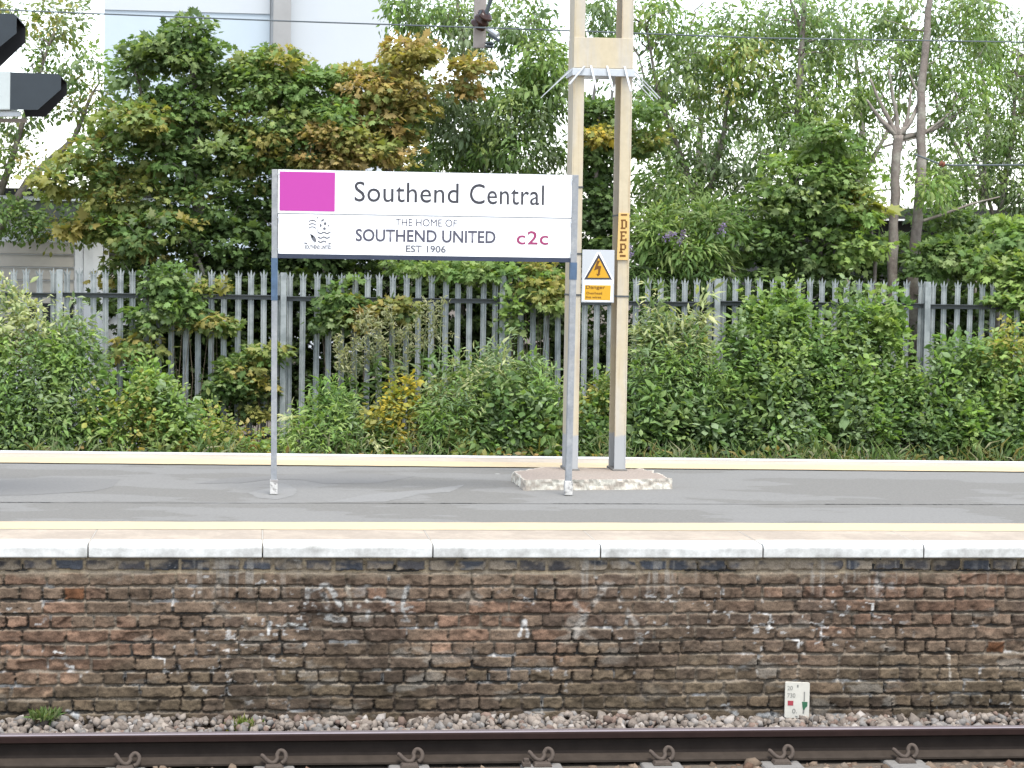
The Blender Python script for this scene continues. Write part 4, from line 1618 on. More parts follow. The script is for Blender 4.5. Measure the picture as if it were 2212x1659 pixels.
def plant(name, label, cat, blobs, base, trunk=None, kind='maple', size=.09, nl=26, cr=.17, up=.7, droop=.35, group=None, bark='bark', limbs=.35, lthick=.012, extra=None, dens=1.0):
    """blobs: (px, py, rx, ry, Y, depth radius, clusters, palette[, leaf kind])"""
    t = thing(name, label, cat, base, group)
    L = Leafage()
    size, nl = size * LEAF_K, int(nl * 1.3)
    cents = []
    for bl in blobs:
        palk = bl[7]
        kd = bl[8] if len(bl) > 8 else kind
        P_, q = clusters((*bl[:6], max(3, int(bl[6] * dens))))
        cents.append(P_)
        k = len(P_)
        names = palk.split('+')
        cc = np.array([random.choice(PAL[random.choice(names)]) for _ in range(k)])
        csz = rng.uniform(.55, 1.45, k)
        cnt = rng.poisson(nl * csz ** 1.3)
        ids = np.repeat(np.arange(k), cnt)
        N = len(ids)
        rr = nrm(rng.normal(0, 1, (N, 3))) * (rng.random((N, 1)) ** .45)
        if cat == 'weeds':              # upright leafy shoots of uneven height
            P_ = P_ + np.array([0, 0, 1.0]) * (np.maximum(q[:, 2:3], 0) * rng.random((k, 1)) ** 2 * .30)
            cents[-1] = P_
            rr = rr * np.array([.75, .75, 1.75])
            lean = rng.normal(0, .16, (k, 2))
            rr[:, :2] += lean[ids] * rr[:, 2:3]
            O = nrm(rr * np.array([1.2, 1.2, .2]) + q[ids] * .3 + np.array([0, 0, .28]))
        elif kd == 'maple':             # flat layered sprays
            rr = rr * np.array([1.25, 1.25, .42])
            rr[:, 2] += .10 * np.sin(rr[:, 0] * 5 + ids)
            O = nrm(rr * np.array([1, 1, .5]) + q[ids] * .5 + np.array([0, 0, .05]))
        else:                           # hanging sprays
            rr = rr * np.array([.95, .95, .95])
            O = nrm(rr * .9 + q[ids] * .5)
        pos = P_[ids] + rr * (cr * csz[ids])[:, None]
        lift = np.array([1.32, 1.38, 1.2]) if cat == 'weeds' else (np.array([1.18, 1.2, 1.1]) if cat == 'climber' else np.array([1.24, 1.24, 1.12]))
        cc = cc * lift
        col = cc[ids] * .75 + .25 * np.array([random.choice(PAL[random.choice(names)]) for _ in range(400)])[rng.integers(0, 400, N)]
        L.add(*leaves(pos, O, col, kd, size * np.exp(rng.normal(0, .20, k))[ids], up, droop))
    if extra:
        extra(L)
    L.build("foliage" if trunk is None else "crown", t)
    C_ = np.concatenate(cents)
    # wood
    tb = MB()
    anchors = []
    if trunk:
        for path in trunk:
            pts = [Vector(p[:3]) for p in path]
            rad = [p[3] for p in path]
            PP, RR = [], []
            for i in range(len(pts) - 1):
                for j in range(4):
                    f_ = j / 4
                    p = pts[i].lerp(pts[i + 1], f_)
                    PP.append(p + Vector((random.uniform(-1, 1), random.uniform(-1, 1), 0)) * rad[i] * .18)
                    RR.append((rad[i] + (rad[i + 1] - rad[i]) * f_) * random.uniform(.94, 1.06))
            PP.append(pts[-1])
            RR.append(rad[-1])
            tb = MB()
            tb.tube(PP, RR, 10)
            tb.build("trunk" if pts[0].z < GZ + .2 else "limb", M[bark], t, smooth=True)
            anchors += PP
    else:
        anchors = [Vector(base)]
    lm = MB()
    if cat in ('climber', 'weeds'):
        limbs, lthick = limbs * .4, .006
    sel = rng.choice(len(C_), int(len(C_) * limbs), replace=False)
    if trunk:
        # each spray hangs from the nearest wood already grown, so limbs fork and taper
        A_ = np.array([a[:] for a in anchors])
        d0 = np.array([np.min(np.linalg.norm(A_ - C_[i], axis=1)) for i in sel])
        nodes, nrad = [Vector(a) for a in anchors], [lthick * 1.5] * len(anchors)
        for i in sel[np.argsort(d0)]:
            c = Vector(C_[i])
            NA = np.array([n_[:] for n_ in nodes])
            dd = np.linalg.norm(NA - np.array(c), axis=1) + np.maximum(NA[:, 2] - c.z + .05, 0) * 1.2
            k = int(np.argmin(dd))
            a = nodes[k]
            if (c - a).length > 2.4:
                continue
            r0_ = nrad[k] * .8
            r1_ = max(.0035, r0_ * .62)
            mid = a.lerp(c, .5) + Vector((random.uniform(-.06, .06), random.uniform(-.06, .06), random.uniform(-.02, .07)))
            lm.tube([a, a.lerp(mid, .55), mid, mid.lerp(c, .6) + Vector((random.uniform(-.02, .02), 0, random.uniform(-.02, .02))), c], [r0_, r0_ * .95, (r0_ + r1_) / 2, r1_ * 1.1, r1_ * .8], 5, cap=False)
            nodes += [mid, c]
            nrad += [(r0_ + r1_) / 2, r1_]
    else:
        for i in sel:
            c = Vector(C_[i])
            a = Vector((c.x + (base[0] - c.x) * random.uniform(.05, .35), base[1] + random.uniform(-.15, .15), base[2]))
            mid = a.lerp(c, .5) + Vector((random.uniform(-.1, .1), random.uniform(-.1, .1), .1))
            e = c + (c - mid) * .12
            lm.tube([a, a.lerp(mid, .5) + Vector((0, 0, .03)), mid, mid.lerp(e, .5), e], [lthick, lthick * .85, lthick * .65, lthick * .45, lthick * .2], 5, cap=False)
    if lm.v:
        lm.build("branches" if trunk else "stems", M['bark' if trunk else ('twig' if cat == 'climber' else 'stem')], t)
    return t


def gp(px, Y, z=GZ):
    p = PY(px, 1000, Y)
    return (p.x, Y, z)


def tr(path, Y):
    """trunk path: (px, py, radius m) at depth Y"""
    return [(*PY(x, y, Y + dy)[:], r) for x, y, r, dy in [(p + (0,))[:4] for p in path]]


def foot(px, Y, r):
    p = PY(px, 1000, Y)
    return (p.x, Y, GZ - .05, r)


TG = "trees and tall bushes behind the fence"
# left edge: loose pale tree
Y = 18.0
plant("loose_tree", "loose thin-leaved tree at the far left, sky showing through it", "tree",
      [(60, 40, 130, 60, Y, .8, 60, 'grey+olive'), (150, 130, 90, 70, Y, .6, 34, 'grey+mid+bright'), (40, 220, 110, 70, Y, .6, 40, 'mid+grey+bright'), (190, 215, 80, 60, Y, .5, 34, 'mid+olive'),
       (20, 350, 80, 50, Y, .5, 30, 'mid+olive'), (40, 480, 90, 40, Y - .2, .4, 34, 'dark+mid'), (140, 500, 80, 30, Y - .2, .3, 24, 'mid+olive'), (200, 470, 60, 36, Y - .3, .3, 24, 'mid+dark'), (-90, 150, 90, 200, Y, .7, 60, 'grey+mid')],
      gp(-60, Y), [[foot(-60, Y, .09)] + tr([(-20, 520, .07), (60, 390, .05), (160, 300, .035), (200, 200, .02)], Y), tr([(0, 420, .05), (70, 200, .03), (120, 60, .015)], Y)],
      'oval', .085, 20, .17, limbs=.6, group=TG)
# tall dark sycamore
Y = 16.4
plant("sycamore_tree", "tall dark green broad-leaved tree left of the name board", "tree",
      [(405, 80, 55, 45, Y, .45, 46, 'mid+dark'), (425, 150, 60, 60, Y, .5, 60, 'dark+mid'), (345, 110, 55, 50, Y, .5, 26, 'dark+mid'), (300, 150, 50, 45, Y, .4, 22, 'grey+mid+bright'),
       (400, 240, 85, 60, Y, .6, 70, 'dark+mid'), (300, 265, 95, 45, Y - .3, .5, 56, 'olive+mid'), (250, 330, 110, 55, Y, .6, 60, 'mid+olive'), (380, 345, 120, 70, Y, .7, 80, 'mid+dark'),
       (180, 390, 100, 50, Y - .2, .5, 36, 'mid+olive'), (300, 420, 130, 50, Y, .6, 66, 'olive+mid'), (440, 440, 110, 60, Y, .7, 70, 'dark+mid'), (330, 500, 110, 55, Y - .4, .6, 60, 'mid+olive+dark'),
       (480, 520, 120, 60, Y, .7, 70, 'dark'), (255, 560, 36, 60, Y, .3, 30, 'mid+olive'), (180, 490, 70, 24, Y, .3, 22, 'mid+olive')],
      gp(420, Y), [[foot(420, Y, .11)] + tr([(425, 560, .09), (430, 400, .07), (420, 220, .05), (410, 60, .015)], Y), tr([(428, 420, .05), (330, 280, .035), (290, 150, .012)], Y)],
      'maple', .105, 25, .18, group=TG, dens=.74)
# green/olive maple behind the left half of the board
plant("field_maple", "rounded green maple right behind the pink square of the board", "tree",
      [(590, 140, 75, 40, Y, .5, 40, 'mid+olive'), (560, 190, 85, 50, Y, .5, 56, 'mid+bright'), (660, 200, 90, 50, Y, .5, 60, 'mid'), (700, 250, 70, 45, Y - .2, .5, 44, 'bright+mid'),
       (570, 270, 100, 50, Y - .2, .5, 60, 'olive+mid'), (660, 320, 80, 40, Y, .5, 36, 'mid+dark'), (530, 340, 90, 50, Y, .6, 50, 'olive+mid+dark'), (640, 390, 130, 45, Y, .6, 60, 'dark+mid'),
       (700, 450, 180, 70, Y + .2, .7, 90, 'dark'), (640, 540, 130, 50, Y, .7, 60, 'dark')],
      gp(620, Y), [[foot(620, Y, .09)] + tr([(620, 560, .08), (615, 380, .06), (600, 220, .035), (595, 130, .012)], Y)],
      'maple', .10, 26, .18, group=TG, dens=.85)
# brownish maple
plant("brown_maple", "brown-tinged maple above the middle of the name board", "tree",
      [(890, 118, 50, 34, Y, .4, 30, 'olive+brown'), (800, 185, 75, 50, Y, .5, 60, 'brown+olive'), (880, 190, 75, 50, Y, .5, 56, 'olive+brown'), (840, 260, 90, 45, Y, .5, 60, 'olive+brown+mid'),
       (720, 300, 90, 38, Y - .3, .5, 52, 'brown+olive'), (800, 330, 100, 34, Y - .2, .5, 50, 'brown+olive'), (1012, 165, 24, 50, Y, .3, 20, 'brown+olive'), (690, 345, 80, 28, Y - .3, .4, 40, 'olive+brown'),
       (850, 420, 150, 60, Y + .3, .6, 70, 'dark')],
      gp(830, Y), [[foot(830, Y, .09)] + tr([(835, 560, .08), (840, 380, .055), (860, 220, .03), (888, 110, .012)], Y)],
      'maple', .10, 25, .17, group=TG, dens=.85)
# grey-green willowy tree, centre
Y = 17.4
plant("willow", "grey-green willowy tree between the name board and the mast", "tree",
      [(930, 40, 85, 55, Y, .6, 46, 'grey+mid+bright'), (1000, 70, 60, 60, Y, .6, 26, 'grey'), (1120, 50, 90, 60, Y, .7, 36, 'grey+mid+bright'), (1180, 130, 60, 60, Y - .5, .5, 44, 'mid+bright'),
       (950, 230, 85, 60, Y, .6, 66, 'grey'), (1010, 290, 90, 50, Y, .6, 56, 'grey'), (1110, 260, 90, 70, Y - .4, .6, 76, 'grey+mid+bright'), (1170, 210, 70, 60, Y - .4, .5, 50, 'mid+grey+bright'),
       (1120, 330, 110, 35, Y - .4, .5, 54, 'grey+mid+bright'), (960, 345, 90, 28, Y, .5, 36, 'grey+mid+bright'), (1080, 420, 160, 60, Y, .6, 90, 'dark+mid'), (1060, 150, 60, 50, Y, .5, 14, 'grey'),
       (860, 20, 40, 30, Y, .4, 12, 'grey+mid+bright'), (1300, 30, 40, 45, Y, .5, 22, 'mid+grey')],
      gp(1060, Y), [[foot(1060, Y, .1)] + tr([(1065, 560, .08), (1050, 380, .06), (1010, 200, .035), (985, -20, .02)], Y), tr([(1055, 420, .045), (1110, 280, .03), (1150, 60, .015)], Y)],
      'ash', .105, 24, .19, up=.4, droop=.8, limbs=.55, group=TG)
# dark thicket filling the space behind the fence
Y = 16.0
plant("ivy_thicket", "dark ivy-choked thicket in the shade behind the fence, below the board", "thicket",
      [(x, 640 + random.uniform(-20, 20), 95, 110, Y + random.uniform(-.2, .5), .55, 74, 'deep_shade') for x in range(330, 1240, 95)] +
      [(x, 820 + random.uniform(-20, 20), 95, 110, Y + random.uniform(-.2, .5), .55, 60, 'deep_shade') for x in range(330, 1340, 95)],
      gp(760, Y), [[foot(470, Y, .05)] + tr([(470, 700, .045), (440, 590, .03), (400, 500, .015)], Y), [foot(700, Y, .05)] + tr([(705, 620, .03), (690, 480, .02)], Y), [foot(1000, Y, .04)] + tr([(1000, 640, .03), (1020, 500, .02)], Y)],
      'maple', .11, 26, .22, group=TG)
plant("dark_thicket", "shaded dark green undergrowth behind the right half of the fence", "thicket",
      [(x, 690 + random.uniform(-20, 20), 95, 90, 16.6 + random.uniform(-.2, .5), .5, 46, 'deep_shade+dark') for x in range(1380, 2320, 95)] +
      [(x, 830 + random.uniform(-20, 20), 95, 100, 16.6 + random.uniform(-.2, .5), .5, 46, 'deep_shade') for x in range(1380, 2320, 95)] + [(x, 545, 70, 45, 16.9, .35, 16, 'dark+mid') for x in (1880, 1960, 2050, 2140)] + [(2010, 470, 60, 30, 17.2, .3, 9, 'mid+grey'), (2110, 490, 60, 26, 17.2, .3, 9, 'mid+grey'), (1870, 470, 40, 40, 17.0, .3, 8, 'mid+grey')],
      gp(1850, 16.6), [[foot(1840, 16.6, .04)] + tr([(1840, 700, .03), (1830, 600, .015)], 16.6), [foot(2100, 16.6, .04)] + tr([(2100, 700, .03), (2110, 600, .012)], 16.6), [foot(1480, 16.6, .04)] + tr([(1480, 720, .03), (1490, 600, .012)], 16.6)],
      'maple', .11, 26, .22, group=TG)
# behind the mast
Y = 16.3
plant("mast_bush", "yellow-flecked dark bush seen between the two mast legs", "bush",
      [(1290, 250, 50, 40, Y, .4, 36, 'mid+dark'), (1300, 330, 55, 45, Y, .4, 44, 'mid+dark'), (1285, 290, 30, 16, Y - .3, .3, 10, 'olive+yellow'), (1390, 310, 50, 30, Y, .4, 26, 'olive+mid'),
       (1290, 430, 60, 60, Y, .4, 56, 'dark'), (1290, 520, 60, 50, Y, .4, 40, 'dark+mid'), (1380, 240, 50, 40, Y, .4, 16, 'mid')],
      gp(1290, Y), [[foot(1290, Y, .05)] + tr([(1292, 520, .04), (1288, 380, .03), (1295, 240, .012)], Y)],
      'maple', .095, 25, .17, group=TG)
# drooping-leaved tree right of the mast
Y = 17.6
plant("robinia_tree", "airy drooping-leaved tree with yellowing sprays right of the mast", "tree",
      [(1430, 40, 90, 60, Y, .7, 40, 'mid+grey+bright'), (1520, 110, 100, 60, Y, .7, 46, 'mid+grey+bright'), (1460, 170, 90, 60, Y, .7, 44, 'grey+mid+bright'), (1600, 130, 70, 45, Y - .4, .5, 30, 'olive+bright'),
       (1620, 60, 90, 50, Y, .7, 32, 'mid+grey+bright'), (1560, 210, 80, 50, Y, .6, 30, 'mid+olive'), (1420, 270, 70, 60, Y, .6, 22, 'grey+mid+bright'), (1500, 300, 90, 50, Y, .6, 26, 'mid+grey+bright'),
       (1490, 380, 100, 45, Y, .6, 50, 'grey+mid+bright'), (1600, 350, 90, 50, Y, .6, 32, 'grey'), (1440, 430, 70, 50, Y - .4, .5, 50, 'mid'), (1590, 430, 80, 50, Y, .6, 40, 'mid+dark'), (1640, 250, 60, 60, Y, .5, 22, 'mid+grey')],
      gp(1540, Y), [[foot(1540, Y, .08)] + tr([(1530, 520, .06), (1480, 360, .04), (1420, 200, .025), (1390, 20, .012)], Y), tr([(1520, 460, .045), (1560, 300, .03), (1590, 100, .014)], Y)],
      'ash', .11, 21, .22, up=.35, droop=.85, limbs=.7, group=TG, dens=.95)
# paler trees further back
for nm, lab, cx, bl in (
    ("hazy pale tree filling the background between mast and slim trunk", "", 1500, [(1400, 150, 130, 110), (1560, 60, 150, 90), (1600, 230, 140, 90), (1470, 320, 150, 90)]),
    ("hazy pale tree in the background behind the pollarded trunk", "", 1850, [(1780, 90, 140, 100), (1930, 190, 130, 100), (1800, 280, 140, 80), (1940, 340, 130, 80), (1880, 30, 120, 70)]),
    ("hazy pale tree in the background at the top right corner", "", 2120, [(2080, 120, 120, 110), (2200, 60, 120, 90), (2180, 250, 120, 90), (2070, 330, 110, 90)])):
    plant("background_tree", lab or nm, "tree", [(x, y, rx, ry, 23.0, 1.2, int(rx * ry / 480), 'grey+mid+bright') for x, y, rx, ry in bl],
          gp(cx, 23.0), [[foot(cx, 23.0, .09)] + tr([(cx, 500, .07), (cx + 15, 260, .045), (cx - 10, 60, .02)], 23.0), tr([(cx, 420, .045), (cx - 90, 250, .028), (cx - 120, 120, .012)], 23.0), tr([(cx + 5, 400, .04), (cx + 90, 240, .025), (cx + 100, 100, .012)], 23.0)],
          'ash', .115, 18, .28, up=.5, droop=.6, limbs=.8, lthick=.018, group=TG)
# slim purple-grey trunk
Y = 17.0
plant("slim_tree", "slim tree with a purplish upright trunk halfway between mast and right edge", "tree",
      [(1710, 40, 90, 60, Y + .5, .7, 34, 'mid+grey+bright'), (1760, 130, 90, 60, Y + .4, .7, 36, 'mid+grey+bright'), (1690, 170, 80, 50, Y + .3, .6, 26, 'mid+grey+bright'), (1830, 60, 90, 60, Y + .5, .7, 34, 'mid+grey+bright'),
       (1720, 250, 70, 40, Y, .5, 24, 'mid+bright'), (1800, 220, 80, 60, Y, .6, 40, 'mid+bright'), (1830, 310, 60, 50, Y, .5, 24, 'mid'), (1690, 330, 80, 40, Y, .5, 30, 'grey+mid')],
      gp(1706, Y), [[foot(1700, Y, .055)] + tr([(1706, 600, .05), (1712, 400, .048), (1722, 250, .045), (1731, 120, .04), (1738, 0, .034), (1742, -120, .02)], Y), tr([(1733, 70, .025), (1712, 15, .02), (1690, -60, .012)], Y)],
      'ash', .105, 21, .22, up=.4, droop=.8, limbs=.7, group=TG, dens=.92)
# pollarded trunk and tall grey trunk
Y = 16.2
plant("pollarded_tree", "pollarded grey trunk with a spray of cut branches beside the tall grey trunk", "tree",
      [(1890, 130, 80, 70, Y + .6, .6, 26, 'mid+grey+bright'), (1880, 220, 70, 40, Y + .5, .5, 18, 'mid'), (2060, 250, 60, 40, Y + .2, .5, 18, 'mid+grey')],
      gp(1930, Y), [[foot(1925, Y, .075)] + tr([(1927, 600, .068), (1932, 450, .064), (1937, 330, .060), (1940, 292, .072)], Y),
                    tr([(1940, 296, .045), (1905, 262, .03), (1885, 235, .022), (1872, 215, .012)], Y), tr([(1940, 294, .04), (1922, 262, .03), (1898, 215, .024), (1880, 170, .014)], Y),
                    tr([(1940, 294, .04), (1937, 250, .028), (1928, 205, .024), (1920, 150, .014)], Y), tr([(1940, 296, .045), (1965, 265, .03), (1985, 225, .025, .1), (1990, 160, .016, .2)], Y),
                    tr([(1940, 298, .04), (1985, 290, .035, .15), (2020, 278, .03, .2), (2052, 258, .024, .2), (2075, 240, .012, .2)], Y), tr([(1950, 290, .035), (1962, 250, .022), (1968, 190, .012)], Y)],
      'ash', .105, 21, .21, up=.4, droop=.8, limbs=.8, group=TG, dens=.92)
plant("tall_grey_tree", "tall tree with the thickest pale grey trunk, near the right edge", "tree",
      [(1960, 40, 100, 60, Y + .7, .7, 34, 'mid+grey+bright'), (2060, 90, 90, 60, Y + .6, .7, 36, 'mid+grey+bright'), (2000, 150, 80, 50, Y + .6, .6, 22, 'mid+grey+bright'), (2120, 40, 100, 60, Y + .6, .7, 40, 'mid+grey+bright'),
       (2080, 190, 80, 40, Y + .3, .5, 28, 'mid+bright'), (2040, 340, 70, 50, Y + .4, .5, 18, 'mid+grey+bright'), (2020, 410, 40, 34, Y - .2, .3, 22, 'bright')],
      gp(1975, Y), [[foot(1965, Y, .085)] + tr([(1972, 600, .078), (1985, 450, .072), (1990, 330, .062), (1991, 200, .056), (2000, 90, .048), (2008, 0, .042), (2014, -150, .03)], Y),
                    tr([(1992, 210, .025), (1975, 185, .018), (1965, 160, .010)], Y), tr([(1995, 290, .022), (2030, 262, .014), (2060, 235, .008)], Y), tr([(1985, 480, .022), (2040, 462, .018), (2100, 440, .014), (2160, 425, .008)], Y)],
      'ash', .105, 21, .21, up=.4, droop=.8, limbs=.7, group=TG, dens=.95)
Y = 18.2
plant("edge_tree", "dense-crowned tree at the far right edge, behind the shed eaves", "tree",
      [(2160, 130, 90, 60, Y, .7, 44, 'mid+grey+bright'), (2190, 230, 80, 60, Y, .7, 40, 'mid+grey+bright'), (2120, 290, 80, 50, Y, .6, 40, 'mid+grey+bright'), (2200, 340, 80, 60, Y, .6, 40, 'grey+mid+bright'),
       (2120, 390, 90, 50, Y, .6, 44, 'grey+mid+bright'), (2210, 430, 60, 40, Y, .5, 30, 'grey+dark'), (2060, 440, 70, 40, Y, .5, 26, 'mid+dark'), (2280, 200, 90, 200, Y, .7, 60, 'mid+grey')],
      gp(2180, Y), [[foot(2150, Y, .06)] + tr([(2140, 560, .05), (2165, 430, .045), (2185, 300, .035), (2200, 120, .016)], Y), tr([(2150, 480, .03), (2110, 350, .02), (2080, 280, .01)], Y)],
      'ash', .10, 22, .21, up=.45, droop=.7, limbs=.7, group=TG, dens=.95)
# bright sycamore sapling behind fence on the right
Y = 15.5
plant("sycamore_bush", "lush big-leaved green bush left of the two grey trunks", "bush",
      [(1780, 300, 60, 40, Y, .4, 34, 'mid'), (1740, 370, 90, 50, Y, .5, 60, 'mid+bright'), (1820, 380, 60, 50, Y, .4, 40, 'mid+bright'), (1760, 450, 110, 50, Y, .5, 76, 'mid+dark'),
       (1850, 450, 45, 50, Y, .4, 30, 'bright+olive'), (1690, 430, 70, 60, Y, .5, 40, 'mid+grey+bright'), (1730, 530, 120, 50, Y, .5, 70, 'mid+dark'), (1840, 530, 60, 50, Y - .2, .4, 34, 'mid+bright'), (1630, 520, 70, 50, Y + .1, .4, 34, 'dark+mid'),
       (1690, 580, 90, 30, Y, .4, 30, 'mid+dark'), (1760, 610, 120, 30, Y, .4, 26, 'dark')],
      gp(1760, Y), [[foot(1780, Y, .035)] + tr([(1775, 600, .03), (1770, 450, .024), (1775, 300, .01)], Y), [foot(1740, Y, .03)] + tr([(1735, 560, .02), (1715, 420, .01)], Y), [foot(1885, Y, .024)] + tr([(1890, 560, .022), (1882, 490, .018), (1850, 400, .01)], Y)],
      'maple', .105, 22, .19, group=TG, dens=.72)
plant("buddleia", "fresh green buddleia with purple flower spikes right of the DEP plate", "bush",
      [(1420, 500, 60, 50, Y, .4, 50, 'bright+mid', 'lance'), (1480, 540, 80, 45, Y, .4, 56, 'bright+mid', 'lance'), (1540, 490, 60, 40, Y, .4, 30, 'mid', 'lance'), (1400, 590, 50, 45, Y, .4, 36, 'mid+dark', 'lance'), (1520, 590, 70, 26, Y, .3, 26, 'mid', 'lance')],
      gp(1450, Y), [[foot(1450, Y, .03)] + tr([(1455, 640, .022), (1440, 520, .01)], Y), [foot(1490, Y, .025)] + tr([(1500, 640, .02), (1530, 500, .01)], Y)],
      'lance', .15, 26, .17, up=.4, droop=.3, limbs=.5, group=TG)
plant("hanging_bush", "bright green bush leaning over the fence at the right edge", "bush",
      [(2190, 510, 60, 36, Y - .3, .4, 34, 'bright+mid'), (2150, 570, 60, 34, Y - .6, .4, 38, 'bright+mid'), (2200, 600, 50, 50, Y - .8, .4, 46, 'mid+bright'), (2180, 650, 40, 16, Y - 1.0, .25, 14, 'mid+bright'), (2090, 545, 80, 40, Y, .4, 34, 'dark+mid'), (2030, 560, 60, 50, Y, .4, 34, 'dark+mid')],
      gp(2150, Y), [[foot(2150, Y, .04)] + tr([(2155, 640, .03), (2165, 520, .015)], Y)],
      'maple', .11, 25, .17, group=TG)

# climbers on the fence
Y = 14.40
CG = "climbers hanging on the fence"
plant("ivy_climber", "yellow-green ivy spilling over the fence below the right end of the board", "climber",
      [(1150, 600, 60, 40, Y + .2, .2, 34, 'bright+olive'), (1185, 640, 34, 40, Y, .12, 18, 'bright+olive'), (1080, 590, 70, 26, Y + .25, .2, 24, 'mid+bright'), (980, 585, 70, 20, Y + .25, .2, 20, 'mid+bright'), (1110, 680, 30, 30, Y, .1, 8, 'mid+bright'), (890, 580, 60, 20, Y + .25, .2, 16, 'bright+mid')],
      gp(1140, Y), None, 'maple', .10, 18, .14, group=CG)
plant("ivy_climber", "olive ivy clump clinging to the fence left of the pale seed heads", "climber",
      [(740, 625, 34, 34, Y, .12, 14, 'mid+dark'), (760, 660, 40, 30, Y, .12, 16, 'olive+mid'), (720, 690, 40, 26, Y, .12, 14, 'mid+dark'), (790, 690, 30, 26, Y, .1, 10, 'olive+brown'), (850, 665, 50, 26, Y, .12, 14, 'dark+olive')],
      gp(745, Y), None, 'maple', .10, 18, .13, group=CG)
plant("vine_climber", "yellowing vine draped over the fence top left of the left sign post", "climber",
      [(360, 610, 50, 40, Y, .15, 24, 'mid+dark'), (395, 665, 40, 40, Y, .12, 22, 'bright+mid'), (450, 700, 60, 22, Y, .12, 18, 'olive+mid'), (330, 680, 40, 40, Y, .12, 14, 'grey+mid+bright'), (300, 750, 60, 30, Y, .12, 16, 'mid+olive'), (440, 620, 40, 22, Y + .2, .15, 14, 'mid+olive')],
      gp(390, Y), None, 'maple', .10, 18, .14, group=CG)
plant("vine_climber", "olive vine mound against the fence just left of the left sign post", "climber",
      [(530, 790, 50, 34, Y, .15, 26, 'olive+mid'), (500, 840, 50, 34, Y, .15, 24, 'mid+dark'), (560, 860, 40, 50, Y, .15, 24, 'dark+olive'), (580, 760, 30, 30, Y, .12, 10, 'bright+olive')],
      gp(530, Y), None, 'maple', .10, 20, .14, group=CG)

# weeds and shrubs in front of the fence
WG = "weeds and shrubs in front of the fence"
Y = 13.6
plant("weed_mound", "tall grey-green weed mound covering the fence at the left edge", "weeds",
      [(20, 700, 90, 60, Y + .2, .3, 44, 'grey+pale'), (110, 720, 80, 60, Y + .2, .3, 36, 'grey+pale'), (170, 790, 60, 50, Y, .3, 30, 'grey+mid+bright'), (60, 810, 120, 60, Y, .4, 76, 'mid+grey+bright'), (120, 895, 100, 50, Y - .2, .4, 66, 'mid+bright+grey'), (20, 900, 100, 70, Y - .2, .4, 70, 'mid+bright+grey'), (-90, 800, 90, 140, Y, .4, 60, 'mid+grey+bright'), (60, 945, 150, 40, Y - .3, .3, 60, 'mid+grey+dark')],
      gp(80, Y), None, 'ash', .10, 26, .15, group=WG)
plant("bramble", "bright green bramble mound in front of the fence, left of the sign", "weeds",
      [(290, 865, 95, 36, Y, .4, 50, 'bright+mid'), (270, 920, 120, 45, Y - .2, .4, 70, 'mid+olive+bright'), (375, 905, 50, 36, Y - .1, .3, 36, 'mid+grey+bright'), (390, 955, 80, 28, Y - .2, .4, 40, 'mid+olive+bright')],
      gp(320, Y), None, 'oval', .09, 26, .15, group=WG)
plant("low_weeds", "low straggly brownish weeds around the left sign post", "weeds",
      [(480, 958, 90, 35, Y - .2, .4, 50, 'olive+mid+brown'), (560, 972, 80, 22, Y - .2, .4, 30, 'mid+olive+bright'), (620, 970, 60, 25, Y - .2, .4, 26, 'mid+grey+bright'), (460, 930, 40, 30, Y, .3, 16, 'olive+bright')],
      gp(540, Y), None, 'oval', .085, 22, .13, group=WG, dens=.55)
plant("fern_bush", "feathery bright green bush right of the left sign post", "weeds",
      [(715, 880, 50, 36, Y, .3, 40, 'bright+mid', 'lance'), (690, 945, 80, 50, Y - .2, .4, 66, 'bright+mid', 'lance'), (750, 935, 46, 40, Y - .1, .3, 44, 'mid+bright+grey', 'lance'), (640, 930, 30, 30, Y, .2, 14, 'grey+pale+mid', 'lance'), (790, 960, 60, 22, Y - .2, .3, 22, 'grey+pale+mid')],
      gp(710, Y), None, 'lance', .12, 22, .14, group=WG, dens=.62)


def stalks(name, label, px, tops, Y, seed, flower=False):
    t = thing(name, label, "tall weed", gp(px, Y), WG)
    L = Leafage()
    st = MB()
    for (bx, tx, ty) in tops:
        b0 = Vector(gp(bx, Y))
        e = PY(tx, ty, Y)
        mid = b0.lerp(e, .55) + Vector((random.uniform(-.05, .05), 0, 0))
        st.tube([b0, mid, e], [.010, .008, .004], 6)
        N = 46
        f_ = rng.uniform(.25, .72, N)
        pos = np.array([b0.lerp(e, float(a))[:] for a in f_]) + rng.normal(0, .02, (N, 3))
        O = nrm(np.stack([rng.normal(0, 1, N), rng.normal(0, .6, N), rng.uniform(.1, .5, N)], 1))
        pl = np.array([random.choice(PAL['yellow' if (flower and random.random() < .5) else 'mid']) for _ in range(N)])
        L.add(*leaves(pos, O, pl, 'lance', .16, .5, .2))
        # branching pale seed head
        for k in range(9):
            q = b0.lerp(e, .70 + .30 * k / 9)
            ang = random.uniform(0, 6.28)
            ln = (.26 * (1 - k / 11)) * random.uniform(.7, 1.1)
            v = Vector((math.cos(ang) * ln, math.sin(ang) * ln * .6, ln * .7))
            st.tube([q, q + v * .5 + Vector((0, 0, .02)), q + v], [.004, .003, .002], 4)
            N = 22
            a = rng.uniform(.3, 1.1, N)
            pos = np.array(q)[None] + np.array(v)[None] * a[:, None] + rng.normal(0, .03, (N, 3))
            O = nrm(rng.normal(0, 1, (N, 3)) + np.array([0, 0, .6]))
            pl = np.array([random.choice(PAL['pale' if not flower else 'pale']) for _ in range(N)])
            L.add(*leaves(pos, O, pl, 'lance', .07, .3, .1))
    st.build("stems", M['stem'], t)
    L.build("foliage", t)


